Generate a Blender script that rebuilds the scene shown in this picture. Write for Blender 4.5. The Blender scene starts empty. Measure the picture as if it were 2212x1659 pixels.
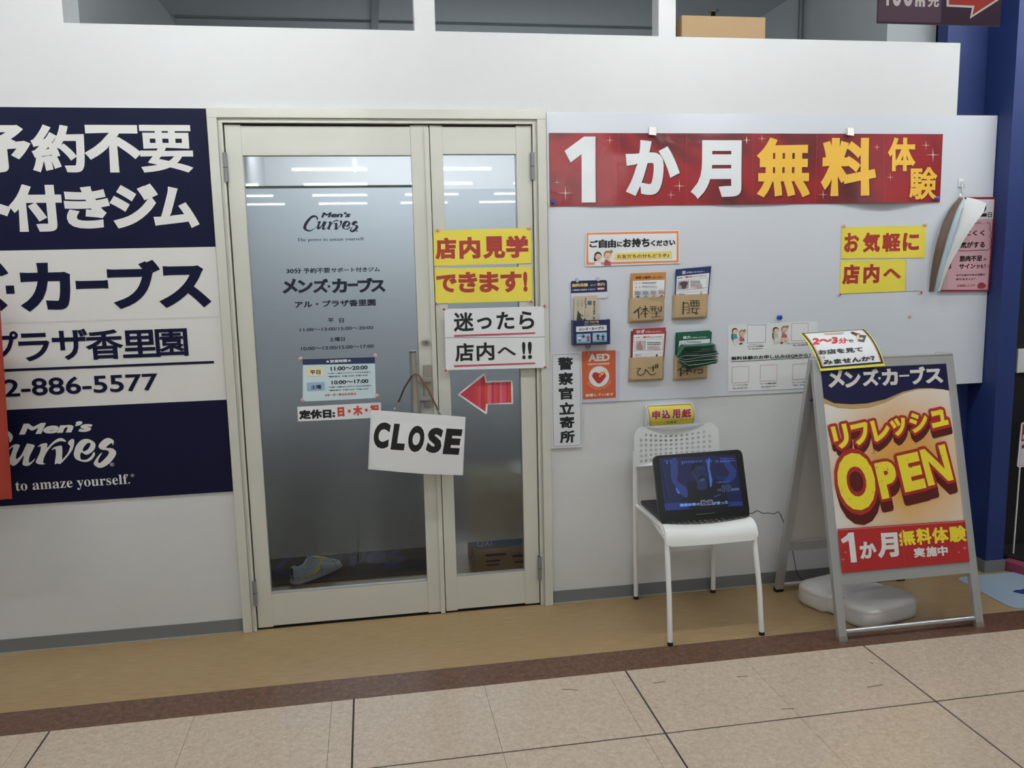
import bpy, bmesh, math, random
from mathutils import Vector, Matrix
from mathutils.geometry import delaunay_2d_cdt
random.seed(7)
SC = bpy.context.scene
COL = SC.collection
# ------------------------------------------------------------------ camera, world, lights, exposure
F_PX, YAW, PITCH, ROLL = 1823.969, 0.16557, -0.14427, -0.02221
CAM = Vector((0.0, -3.47231, 1.49679))
def _axes():
    f = Vector((math.sin(YAW)*math.cos(PITCH), math.cos(YAW)*math.cos(PITCH), math.sin(PITCH)))
    r = Vector((math.cos(YAW), -math.sin(YAW), 0)); u = r.cross(f)
    c, s = math.cos(ROLL), math.sin(ROLL)
    return c*r + s*u, -s*r + c*u, f
AX_R, AX_U, AX_F = _axes()
cam = bpy.data.cameras.new('camera'); cam_o = bpy.data.objects.new('camera', cam); COL.objects.link(cam_o)
M4 = Matrix((AX_R, AX_U, -AX_F)).transposed().to_4x4(); M4.translation = CAM
cam_o.matrix_world = M4
cam.sensor_width = 36; cam.lens = F_PX/2212*36; cam.clip_start = 0.05; cam.clip_end = 200
SC.camera = cam_o
SC.view_settings.view_transform = 'Standard'; SC.view_settings.look = 'None'
SC.view_settings.gamma = 1; SC.view_settings.use_curve_mapping = False
SC.view_settings.exposure = 0.0
SC.cycles.caustics_reflective = False
world = bpy.data.worlds.new('world'); SC.world = world; world.use_nodes = True
world.node_tree.nodes['Background'].inputs[0].default_value = (0.75, 0.78, 0.8, 1)
world.node_tree.nodes['Background'].inputs[1].default_value = 0.08
LAMP = 23.0        # emission strength of the mall's fluorescent tubes
INSIDE = 24.0       # watts of the unseen fill lights added to brighten the shop interior
for (lx, ly) in ((0.6, 5.3), (1.8, 5.3), (-0.3, 5.3)):
    ld = bpy.data.lights.new('shop_fill', 'AREA'); ld.shape = 'RECTANGLE'; ld.size = 1.2; ld.size_y = 0.2; ld.energy = INSIDE; ld.color = (0.95, 0.98, 1)
    lo = bpy.data.objects.new('shop_fill', ld); lo.location = (lx, ly-.5, 2.84); lo.rotation_euler = (math.radians(48), 0, 0); COL.objects.link(lo)

ld = bpy.data.lights.new('shop_ceiling_fill', 'AREA'); ld.shape = 'RECTANGLE'; ld.size = 2.0; ld.size_y = 2.0; ld.energy = 7; ld.color = (.86, .94, 1)  # unseen upward fill added to lift the shop ceiling
lo = bpy.data.objects.new('shop_ceiling_fill', ld); lo.location = (.8, 2.6, 1.9); lo.rotation_euler = (math.pi, 0, 0); COL.objects.link(lo)

# ------------------------------------------------------------------ picture to place
def ray(u, v):
    return AX_F + (u-1106)/F_PX*AX_R + (829.5-v)/F_PX*AX_U
def on_plane(u, v, P0, N):
    d = ray(u, v); P0 = Vector(P0); N = Vector(N)
    return CAM + d*((P0-CAM).dot(N)/d.dot(N))
def wp(u, v, Y=0.0):
    return on_plane(u, v, (0, Y, 0), (0, 1, 0))
def fp(u, v, Z=0.0):
    return on_plane(u, v, (0, 0, Z), (0, 0, 1))
def zf(x0, y0, s):
    return lambda X, Y: (x0+X*s, y0+Y*s)
zA = zf(0,200,.33755); zB = zf(0,640,.33755); zC = zf(540,400,.33762); zD = zf(760,700,.24108); zE = zf(1160,220,.24108)
zF = zf(1600,220,.27667); zG = zf(1180,560,.20498); zH = zf(1540,640,.20796); zI = zf(1340,860,.20496); zJ = zf(1740,740,.24714)
zK = zf(1640,1080,.25859); zL = zf(1960,380,.28932); zM = zf(920,460,.26512); zN = zf(1180,740,.15666); zP = zf(1860,0,.15913)
zQ = zf(0,890,.14467); zR = zf(640,445,.07233); zS = zf(1225,595,.09946); zT = zf(1350,570,.09494); zU = zf(1350,700,.09946)
zV = zf(560,1140,.17179); zW = zf(500,960,.3255); z1 = zf(0,0,1)

# ------------------------------------------------------------------ materials
def lin(h):
    h = h.lstrip('#'); o = []
    for i in (0, 2, 4):
        c = int(h[i:i+2], 16)/255
        o.append(c/12.92 if c <= .04045 else ((c+.055)/1.055)**2.4)
    return o
_m = {}
def mat(name, color, rough=.5, metal=0, spec=.5, coat=0, bump=0, bscale=200, var=.04, vscale=6, emit=0, gain=1.0, coat_rough=.06):
    """procedural principled material; color is the colour of the thing itself, gain scales it"""
    key = (name, color, rough, metal, coat, bump, emit, gain)
    if key in _m: return _m[key]
    m = bpy.data.materials.new(name); m.use_nodes = True; nt = m.node_tree; b = nt.nodes['Principled BSDF']
    c = [min(.92, x*gain) for x in lin(color)]
    tc = nt.nodes.new('ShaderNodeTexCoord')
    nz = nt.nodes.new('ShaderNodeTexNoise'); nz.inputs['Scale'].default_value = vscale; nz.inputs['Detail'].default_value = 4
    nt.links.new(tc.outputs['Object'], nz.inputs['Vector'])
    mx = nt.nodes.new('ShaderNodeMix'); mx.data_type = 'RGBA'
    mx.inputs[6].default_value = (*[x*(1-var) for x in c], 1); mx.inputs[7].default_value = (*[min(1, x*(1+var)) for x in c], 1)
    nt.links.new(nz.outputs['Fac'], mx.inputs[0]); nt.links.new(mx.outputs[2], b.inputs['Base Color'])
    b.inputs['Roughness'].default_value = rough; b.inputs['Metallic'].default_value = metal
    b.inputs['Specular IOR Level'].default_value = spec; b.inputs['Coat Weight'].default_value = coat
    b.inputs['Coat Roughness'].default_value = coat_rough
    if bump:
        n2 = nt.nodes.new('ShaderNodeTexNoise'); n2.inputs['Scale'].default_value = bscale; n2.inputs['Detail'].default_value = 3
        nt.links.new(tc.outputs['Object'], n2.inputs['Vector'])
        bp = nt.nodes.new('ShaderNodeBump'); bp.inputs['Strength'].default_value = bump; bp.inputs['Distance'].default_value = .002
        nt.links.new(n2.outputs['Fac'], bp.inputs['Height']); nt.links.new(bp.outputs['Normal'], b.inputs['Normal'])
        if coat: nt.links.new(bp.outputs['Normal'], b.inputs['Coat Normal'])
    if emit:
        b.inputs['Emission Color'].default_value = (*c, 1); b.inputs['Emission Strength'].default_value = emit
    _m[key] = m
    return m
def ramp_mat(name, stops, scale=(1,1,1), nscale=8, detail=6, rough=.3, distort=0, bump=0, voro=None, spec=.5, coat=0):
    m = bpy.data.materials.new(name); m.use_nodes = True; nt = m.node_tree; b = nt.nodes['Principled BSDF']
    tc = nt.nodes.new('ShaderNodeTexCoord'); mp = nt.nodes.new('ShaderNodeMapping'); mp.inputs['Scale'].default_value = scale
    geo = nt.nodes.new('ShaderNodeNewGeometry'); nt.links.new(geo.outputs['Position'], mp.inputs['Vector'])
    nz = nt.nodes.new('ShaderNodeTexNoise'); nz.inputs['Scale'].default_value = nscale; nz.inputs['Detail'].default_value = detail
    nz.inputs['Roughness'].default_value = .62; nz.inputs['Distortion'].default_value = distort
    nt.links.new(mp.outputs[0], nz.inputs['Vector'])
    rp = nt.nodes.new('ShaderNodeValToRGB'); rp.color_ramp.elements.remove(rp.color_ramp.elements[1])
    for i, (p, h) in enumerate(stops):
        e = rp.color_ramp.elements[0] if i == 0 else rp.color_ramp.elements.new(p)
        e.position = p; e.color = (*lin(h), 1)
    nt.links.new(nz.outputs['Fac'], rp.inputs[0]); src = rp.outputs[0]
    if voro:                                   # (scale, strength, hex): crackled marble figure
        vo = nt.nodes.new('ShaderNodeTexVoronoi'); vo.feature = 'DISTANCE_TO_EDGE'; vo.inputs['Scale'].default_value = voro[0]
        ad = nt.nodes.new('ShaderNodeVectorMath'); ad.operation = 'MULTIPLY_ADD'; ad.inputs[1].default_value = (.05, .05, .05)
        nt.links.new(nz.outputs['Color'], ad.inputs[0]); nt.links.new(mp.outputs[0], ad.inputs[2]); nt.links.new(ad.outputs[0], vo.inputs['Vector'])
        r2 = nt.nodes.new('ShaderNodeMapRange'); r2.inputs[1].default_value = 0; r2.inputs[2].default_value = .12; r2.inputs[3].default_value = voro[1]; r2.inputs[4].default_value = 0
        nt.links.new(vo.outputs['Distance'], r2.inputs[0])
        n3 = nt.nodes.new('ShaderNodeTexNoise'); n3.inputs['Scale'].default_value = voro[0]*.5; nt.links.new(mp.outputs[0], n3.inputs['Vector'])
        mu = nt.nodes.new('ShaderNodeMath'); mu.operation = 'MULTIPLY'; nt.links.new(r2.outputs[0], mu.inputs[0]); nt.links.new(n3.outputs['Fac'], mu.inputs[1])
        mx = nt.nodes.new('ShaderNodeMix'); mx.data_type = 'RGBA'; nt.links.new(mu.outputs[0], mx.inputs[0]); nt.links.new(src, mx.inputs[6]); mx.inputs[7].default_value = (*lin(voro[2]), 1)
        src = mx.outputs[2]
    nt.links.new(src, b.inputs['Base Color']); b.inputs['Roughness'].default_value = rough; b.inputs['Specular IOR Level'].default_value = spec
    b.inputs['Coat Weight'].default_value = coat
    if bump:
        bp = nt.nodes.new('ShaderNodeBump'); bp.inputs['Strength'].default_value = bump; bp.inputs['Distance'].default_value = .001
        nt.links.new(nz.outputs['Fac'], bp.inputs['Height']); nt.links.new(bp.outputs['Normal'], b.inputs['Normal'])
    return m
WALLPAPER = mat('white_wallpaper', 'D9DADB', .75, bump=.35, bscale=260, var=.012, spec=.3)
IVORY = mat('ivory_enamel', 'D3D2C8', .28, bump=0, var=.01, spec=.5, coat=.15)
BLUEWALL = mat('blue_paint', '1C3068', .6, bump=.2, bscale=150, var=.03)
SKIRT = mat('grey_skirting', '77797C', .5, var=.02)
CAULK = mat('caulk', 'A8A8A4', .6)
CEIL = mat('ceiling_board', 'C8CCCE', .9, var=.02)
INWALL = mat('shop_wallpaper', 'A9ADB0', .85, var=.02)
STEEL = mat('brushed_steel', 'A5A298', .38, metal=.45, bump=.05, bscale=300)
ALU = mat('anodised_aluminium', 'B4B5B5', .36, metal=.35, var=.02)
CHROME = mat('chrome', 'D8D8D8', .12, metal=1)
HINGE = mat('grey_hinge', '8C8E92', .4, metal=.3)
BLACK = mat('black_plastic', '15161A', .35)
RUBBER = mat('black_rubber', '101010', .8)
WHITEPLASTIC = mat('white_plastic', 'ECEEF0', .3, var=.01)
CHAIRWHITE = mat('white_chair_enamel', 'F4F6F6', .3, var=.01)
WOODVINYL = ramp_mat('woodlook_vinyl', ((.3, '9C8058'), (.5, 'A58A63'), (.7, 'AE946D')), scale=(3, 30, 1), nscale=4, rough=.36, detail=9)
GRANITE = ramp_mat('brown_marbled_vinyl', ((.3, '53382A'), (.5, '6A4A38'), (.68, '7E5C48')), nscale=45, rough=.3, distort=.6, voro=(44, .9, '2A1B14'))
TILE = ramp_mat('beige_marbled_tile', ((.3, 'C3B09C'), (.46, 'CBB9A6'), (.58, 'D2C1AF'), (.72, 'D8C9B8')), nscale=48, rough=.15, distort=.5, voro=(55, .6, '9A826D'))
JOINT = mat('dark_joint', '2B2A31', .6)
BEIGEFLOOR = mat('beige_floor', 'BBAA95', .3)
SHOPFLOOR = ramp_mat('shop_floor_vinyl', ((.3, '97805F'), (.6, 'B09772')), scale=(1, 10, 1), nscale=5, rough=.35)
CARD = mat('cardboard', 'A88660', .8, var=.05)
CARD2 = mat('cardboard_dark', 'AA8458', .8, var=.06)
TAPE = mat('packing_tape', 'B99C74', .3)
KRAFT = mat('kraft_paper', 'BBA27C', .7, bump=.2, bscale=60, var=.05, vscale=30)
def glass_mat():
    m = bpy.data.materials.new('clear_glass'); m.use_nodes = True; nt = m.node_tree; nt.nodes.clear()
    o = nt.nodes.new('ShaderNodeOutputMaterial'); t = nt.nodes.new('ShaderNodeBsdfTransparent'); t.inputs[0].default_value = (.95, .96, .96, 1)
    g = nt.nodes.new('ShaderNodeBsdfGlossy'); g.inputs['Roughness'].default_value = .015; g.inputs[0].default_value = (1, 1, 1, 1)
    f = nt.nodes.new('ShaderNodeFresnel'); f.inputs[0].default_value = 1.5
    mu = nt.nodes.new('ShaderNodeMath'); mu.operation = 'MULTIPLY'; mu.inputs[1].default_value = .6
    x = nt.nodes.new('ShaderNodeMixShader'); nt.links.new(f.outputs[0], mu.inputs[0]); nt.links.new(mu.outputs[0], x.inputs[0])
    nt.links.new(t.outputs[0], x.inputs[1]); nt.links.new(g.outputs[0], x.inputs[2]); nt.links.new(x.outputs[0], o.inputs[0])
    return m
def film_mat():
    m = bpy.data.materials.new('frosted_film'); m.use_nodes = True; nt = m.node_tree; nt.nodes.clear()
    o = nt.nodes.new('ShaderNodeOutputMaterial'); r = nt.nodes.new('ShaderNodeBsdfRefraction'); r.inputs['IOR'].default_value = 1.25; r.inputs['Roughness'].default_value = .425
    r.inputs[0].default_value = (.88, .92, .96, 1)
    d = nt.nodes.new('ShaderNodeBsdfDiffuse'); d.inputs[0].default_value = (.62, .66, .68, 1)
    n = nt.nodes.new('ShaderNodeTexNoise'); n.inputs['Scale'].default_value = 3
    mr = nt.nodes.new('ShaderNodeMapRange'); mr.inputs[3].default_value = .13; mr.inputs[4].default_value = .16; nt.links.new(n.outputs[0], mr.inputs[0])
    x = nt.nodes.new('ShaderNodeMixShader'); nt.links.new(mr.outputs[0], x.inputs[0]); nt.links.new(r.outputs[0], x.inputs[1]); nt.links.new(d.outputs[0], x.inputs[2]); nt.links.new(x.outputs[0], o.inputs[0])
    return m
GLASS = glass_mat(); FILM = film_mat()
def clear_mat(name, tint=(.95, .96, .97, 1), k=2.0, rough=.05, haze=.0):
    m = bpy.data.materials.new(name); m.use_nodes = True; nt = m.node_tree; nt.nodes.clear()
    o = nt.nodes.new('ShaderNodeOutputMaterial'); t = nt.nodes.new('ShaderNodeBsdfTransparent'); t.inputs[0].default_value = tint
    g = nt.nodes.new('ShaderNodeBsdfGlossy'); g.inputs['Roughness'].default_value = rough
    f = nt.nodes.new('ShaderNodeFresnel'); f.inputs[0].default_value = 1.45
    mu = nt.nodes.new('ShaderNodeMath'); mu.operation = 'MULTIPLY_ADD'; mu.inputs[1].default_value = k; mu.inputs[2].default_value = haze
    x = nt.nodes.new('ShaderNodeMixShader'); nt.links.new(f.outputs[0], mu.inputs[0]); nt.links.new(mu.outputs[0], x.inputs[0])
    nt.links.new(t.outputs[0], x.inputs[1]); nt.links.new(g.outputs[0], x.inputs[2]); nt.links.new(x.outputs[0], o.inputs[0])
    return m
CLEARPLASTIC = clear_mat('clear_plastic')
def ink(h, gain=1.0, rough=.5, coat=0, name='ink'):
    return mat(name, h, rough, coat=coat, gain=gain, var=.015)

# ------------------------------------------------------------------ mesh helpers
class MB:
    def __init__(s): s.v = []; s.f = []; s.smooth = False
    def add(s, vs, fs):
        n = len(s.v); s.v += [tuple(p) for p in vs]; s.f += [tuple(i+n for i in f) for f in fs]; return s
    def box(s, x0, x1, y0, y1, z0, z1):
        v = [(x, y, z) for x in (x0, x1) for y in (y0, y1) for z in (z0, z1)]
        return s.add(v, [(0,1,3,2),(4,6,7,5),(0,4,5,1),(2,3,7,6),(0,2,6,4),(1,5,7,3)])
    def bar(s, a, b, w, h, up=(0,0,1)):
        a, b = Vector(a), Vector(b); d = (b-a).normalized(); up = Vector(up); side = d.cross(up).normalized(); up = side.cross(d)
        v = []
        for p in (a, b):
            for i, j in ((-1,-1),(1,-1),(1,1),(-1,1)): v.append(p+side*w/2*i+up*h/2*j)
        return s.add(v, [(0,1,2,3)[::-1],(4,5,6,7),(0,1,5,4),(1,2,6,5),(2,3,7,6),(3,0,4,7)])
    def tube(s, pts, r, n=12, cap=True):
        pts = [Vector(p) for p in pts]; rs = r if isinstance(r, (list, tuple)) else [r]*len(pts)
        rings = []; ref = None
        for i, p in enumerate(pts):
            d = (pts[min(i+1, len(pts)-1)]-pts[max(i-1, 0)]).normalized()
            if ref is None:
                ref = d.orthogonal().normalized()
            ref = (ref - d*ref.dot(d)).normalized(); b = d.cross(ref)
            rings.append([p+(ref*math.cos(2*math.pi*k/n)+b*math.sin(2*math.pi*k/n))*rs[i] for k in range(n)])
        v = [q for R in rings for q in R]; f = []
        for i in range(len(pts)-1):
            for k in range(n):
                f.append((i*n+k, i*n+(k+1)%n, (i+1)*n+(k+1)%n, (i+1)*n+k))
        if cap: f += [tuple(range(n))[::-1], tuple(range((len(pts)-1)*n, len(pts)*n))]
        return s.add(v, f)
    def disc(s, c, nrm, r, t, n=20, dome=0):
        c = Vector(c); nrm = Vector(nrm).normalized()
        if dome: return s.tube([c, c+nrm*t*.6, c+nrm*t*.9, c+nrm*t], [r, r, r*.8, r*.4], n)
        return s.tube([c, c+nrm*t], r, n)
    def grid(s, fn, nu, nv, thick=0, nf=None):
        P = [[Vector(fn(i/nu, j/nv)) for j in range(nv+1)] for i in range(nu+1)]
        idx = lambda i, j: i*(nv+1)+j
        v = [P[i][j] for i in range(nu+1) for j in range(nv+1)]
        f = [(idx(i,j), idx(i+1,j), idx(i+1,j+1), idx(i,j+1)) for i in range(nu) for j in range(nv)]
        if thick:
            N = []
            for i in range(nu+1):
                for j in range(nv+1):
                    a = P[min(i+1,nu)][j]-P[max(i-1,0)][j]; b = P[i][min(j+1,nv)]-P[i][max(j-1,0)]
                    N.append(a.cross(b).normalized())
            o = len(v); v = v+[p-n*thick for p, n in zip(v, N)]
            f2 = [tuple(q+o for q in reversed(t)) for t in f]; f = f+f2
            for i in range(nu): f += [(idx(i,0), idx(i,0)+o, idx(i+1,0)+o, idx(i+1,0)), (idx(i+1,nv), idx(i+1,nv)+o, idx(i,nv)+o, idx(i,nv))]
            for j in range(nv): f += [(idx(0,j+1), idx(0,j+1)+o, idx(0,j)+o, idx(0,j)), (idx(nu,j), idx(nu,j)+o, idx(nu,j+1)+o, idx(nu,j+1))]
        return s.add(v, f)
    def build(s, name, m, parent=None, bevel=0, seg=2, smooth=None):
        me = bpy.data.meshes.new(name)
        off = Vector((0, 0, 0))
        if parent is not None: off = ORIG.get(parent.name, off)
        me.from_pydata([tuple(Vector(p)-off) for p in s.v], [], s.f); me.update()
        bm = bmesh.new(); bm.from_mesh(me)
        if bevel:
            bmesh.ops.remove_doubles(bm, verts=bm.verts, dist=1e-5)
            bmesh.ops.bevel(bm, geom=[e for e in bm.edges if len(e.link_faces) == 2 and e.calc_face_angle(0) > .5], offset=bevel, segments=seg, affect='EDGES', profile=.5, clamp_overlap=True)
        if s.smooth if smooth is None else smooth:
            for f in bm.faces: f.smooth = True
            for e in bm.edges:
                if len(e.link_faces) == 2 and e.calc_face_angle(0) > .7: e.smooth = False
        bm.to_mesh(me); bm.free()
        me.materials.append(m)
        o = bpy.data.objects.new(name, me); COL.objects.link(o)
        ORIG[o.name] = off
        if parent is not None: o.parent = parent
        return o
ORIG = {}
def thing(name, label, cat, loc=(0,0,0), group=None):
    o = bpy.data.objects.new(name, None); o.empty_display_size = .05; COL.objects.link(o); o.location = loc
    ORIG[o.name] = Vector(loc)
    o['label'] = label; o['category'] = cat
    if group: o['group'] = group
    return o
def tag(o, label, cat, group=None):
    o['label'] = label; o['category'] = cat
    if group: o['group'] = group
    return o
def recenter(o, loc):
    """move a one-mesh thing's origin"""
    loc = Vector(loc); o.data.transform(Matrix.Translation(-loc)); o.location = loc; o.matrix_world = Matrix.Translation(loc); return o
def struct(o):
    o['kind'] = 'structure'; return o
def sroot(name):
    o = bpy.data.objects.new(name, None); COL.objects.link(o); o['kind'] = 'structure'; return o

# ------------------------------------------------------------------ lettering and flat print
_gc = {}
def glyph(s):
    if s in _gc: return _gc[s]
    c = bpy.data.curves.new('t', 'FONT'); c.body = s; c.size = 1; c.resolution_u = 4
    o = bpy.data.objects.new('t', c); COL.objects.link(o)
    bpy.context.view_layer.update()
    e = o.evaluated_get(bpy.context.evaluated_depsgraph_get()); me = e.to_mesh()
    v = [(p.co.x, p.co.y) for p in me.vertices]; f = [tuple(p.vertices) for p in me.polygons]
    e.to_mesh_clear(); bpy.data.objects.remove(o); bpy.data.curves.remove(c)
    _gc[s] = (v, f); return _gc[s]
_bc = {}
def bold(body, r, grow, shear):
    """letter shapes with their outline pushed out by r (sharp) and grow (round), overlaps united"""
    key = (body, r, grow, shear)
    if key in _bc: return _bc[key]
    v, f = glyph(body)
    if not v: _bc[key] = ([], [], None); return _bc[key]
    v = [(x+shear*y, y) for x, y in v]
    bb = (min(p[0] for p in v)-r, min(p[1] for p in v)-r, max(p[0] for p in v)+r, max(p[1] for p in v)+r)
    if r <= 0 and grow <= 0: _bc[key] = (v, f, bb); return _bc[key]
    cnt = {}
    for t in f:
        for i in range(len(t)): cnt[(t[i], t[(i+1) % len(t)])] = 1
    ar2 = lambda P: sum(P[i-1][0]*P[i][1]-P[i][0]*P[i-1][1] for i in range(len(P)))
    sg = 1 if sum(ar2([v[i] for i in t]) for t in f) > 0 else -1
    nx = {i: j for (i, j) in cnt if (j, i) not in cnt}; prev = {j: i for i, j in nx.items()}
    def nrm(i, j):
        d = Vector((v[j][0]-v[i][0], v[j][1]-v[i][1])); L = d.length or 1e-9; return Vector((d.y, -d.x))*(sg/L)
    off = {}
    for i, j in nx.items():
        n2 = nrm(i, j); n1 = nrm(prev[i], i) if i in prev else n2; h = n1+n2; L = h.length
        mtr = h/L*min(2/max(.5, L), 1.45) if L > .2 else n2
        off[i] = (v[i][0]+mtr.x*r, v[i][1]+mtr.y*r)
    polys = [[v[i] for i in t] for t in f]
    for i, j in nx.items():
        if j not in off: continue
        if r > 0: polys.append([v[i], v[j], off[j], off[i]])
        if grow > 0:
            n3 = nrm(i, j)*grow; P, Q = off[i], off[j]
            polys.append([P, Q, (Q[0]+n3.x, Q[1]+n3.y), (P[0]+n3.x, P[1]+n3.y)])
            polys.append([(P[0]+grow*math.cos(t*math.pi/6), P[1]+grow*math.sin(t*math.pi/6)) for t in range(12)])
    V, F = [], []
    for P in polys:
        parts = [P] if len(P) != 4 else [[P[0], P[1], P[2]], [P[0], P[2], P[3]]]
        for q in parts:
            A = ar2(q)
            if abs(A) < 1e-7: continue
            if A < 0: q = q[::-1]
            F.append(list(range(len(V), len(V)+len(q)))); V += [Vector(p) for p in q]
    out = None; tot = sum(abs(ar2(P)) for P in polys)
    for eps in (2e-5, 1e-4, 4e-6, 4e-4):
        try: ov, oe, of, _, _, ofi = delaunay_2d_cdt(V, [], F, 0, eps, True)
        except Exception: continue
        fs_ = [tuple(t) for t, o in zip(of, ofi) if o]; pv = [(p.x, p.y) for p in ov]
        if sum(abs(ar2([pv[i] for i in t])) for t in fs_) > tot*1.001: continue
        ok = True
        for t in fs_:
            if abs(ar2([pv[i] for i in t])) > .0012:
                c = (sum(pv[i][0] for i in t)/len(t), sum(pv[i][1] for i in t)/len(t))
                if not any(inside(c, P) for P in polys if min(q[0] for q in P) <= c[0] <= max(q[0] for q in P)): ok = False; break
        if ok: out = (pv, fs_, bb); break
    if out is None: out = ([(p.x, p.y) for p in V], [tuple(t) for t in F], bb)
    _bc[key] = out; return out
class CardSurf: pass
def smooth_poly(pts, k=4):
    n = len(pts); out = []
    for i in range(n):
        p0, p1, p2, p3 = [Vector(pts[(i+j-1) % n]) for j in range(4)]
        for t in range(k):
            t /= k
            q = .5*((2*p1)+(-p0+p2)*t+(2*p0-5*p1+4*p2-p3)*t*t+(-p0+3*p1-3*p2+p3)*t**3)
            out.append((q.x, q.y))
    return out
def inside(p, poly):
    x, y = p; c = False; n = len(poly)
    for i in range(n):
        x1, y1 = poly[i]; x2, y2 = poly[i-1]
        if (y1 > y) != (y2 > y) and x < (x2-x1)*(y-y1)/(y2-y1)+x1: c = not c
    return c
def fill(outer, holes=(), step=None):
    vs = []; es = []
    for lp in [outer, *holes]:
        n = len(vs); vs += [Vector(p) for p in lp]; es += [(n+i, n+(i+1) % len(lp)) for i in range(len(lp))]
    if step:
        xs = [p[0] for p in outer]; ys = [p[1] for p in outer]
        x = min(xs)+step/2
        while x < max(xs):
            y = min(ys)+step/2
            while y < max(ys):
                if inside((x, y), outer) and not any(inside((x, y), h) for h in holes): vs.append(Vector((x, y)))
                y += step
            x += step
    v, e, f, *_ = delaunay_2d_cdt(vs, es, [], 0, 1e-7)
    out = []
    for t in f:
        c = (sum(v[i].x for i in t)/len(t), sum(v[i].y for i in t)/len(t))
        if inside(c, outer) and not any(inside(c, h) for h in holes): out.append(tuple(t))
    return [(p.x, p.y) for p in v], out
def rrect(x0, y0, x1, y1, r, n=5):
    out = []
    for cx, cy, a in ((x1-r, y1-r, 0), (x0+r, y1-r, 90), (x0+r, y0+r, 180), (x1-r, y0+r, 270)):
        for i in range(n+1):
            t = math.radians(a+90*i/n); out.append((cx+r*math.cos(t), cy+r*math.sin(t)))
    return out
def plate(mb, outer, holes, fn, thick, step=None):
    """2D outline with holes, mapped by fn(x, y, depth), given a thickness"""
    v, f = fill(outer, holes, step)
    a = [fn(x, y, 0) for x, y in v]; b = [fn(x, y, thick) for x, y in v]; n = len(v)
    cnt = {}
    for t in f:
        for i in range(len(t)):
            e = (t[i], t[(i+1) % len(t)]); k = tuple(sorted(e)); cnt.setdefault(k, []).append(e)
    fs = list(f)+[tuple(i+n for i in reversed(t)) for t in f]
    for k, l in cnt.items():
        if len(l) == 1: i, j = l[0]; fs.append((j, i, i+n, j+n))
    mb.add(a+b, fs)

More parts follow.
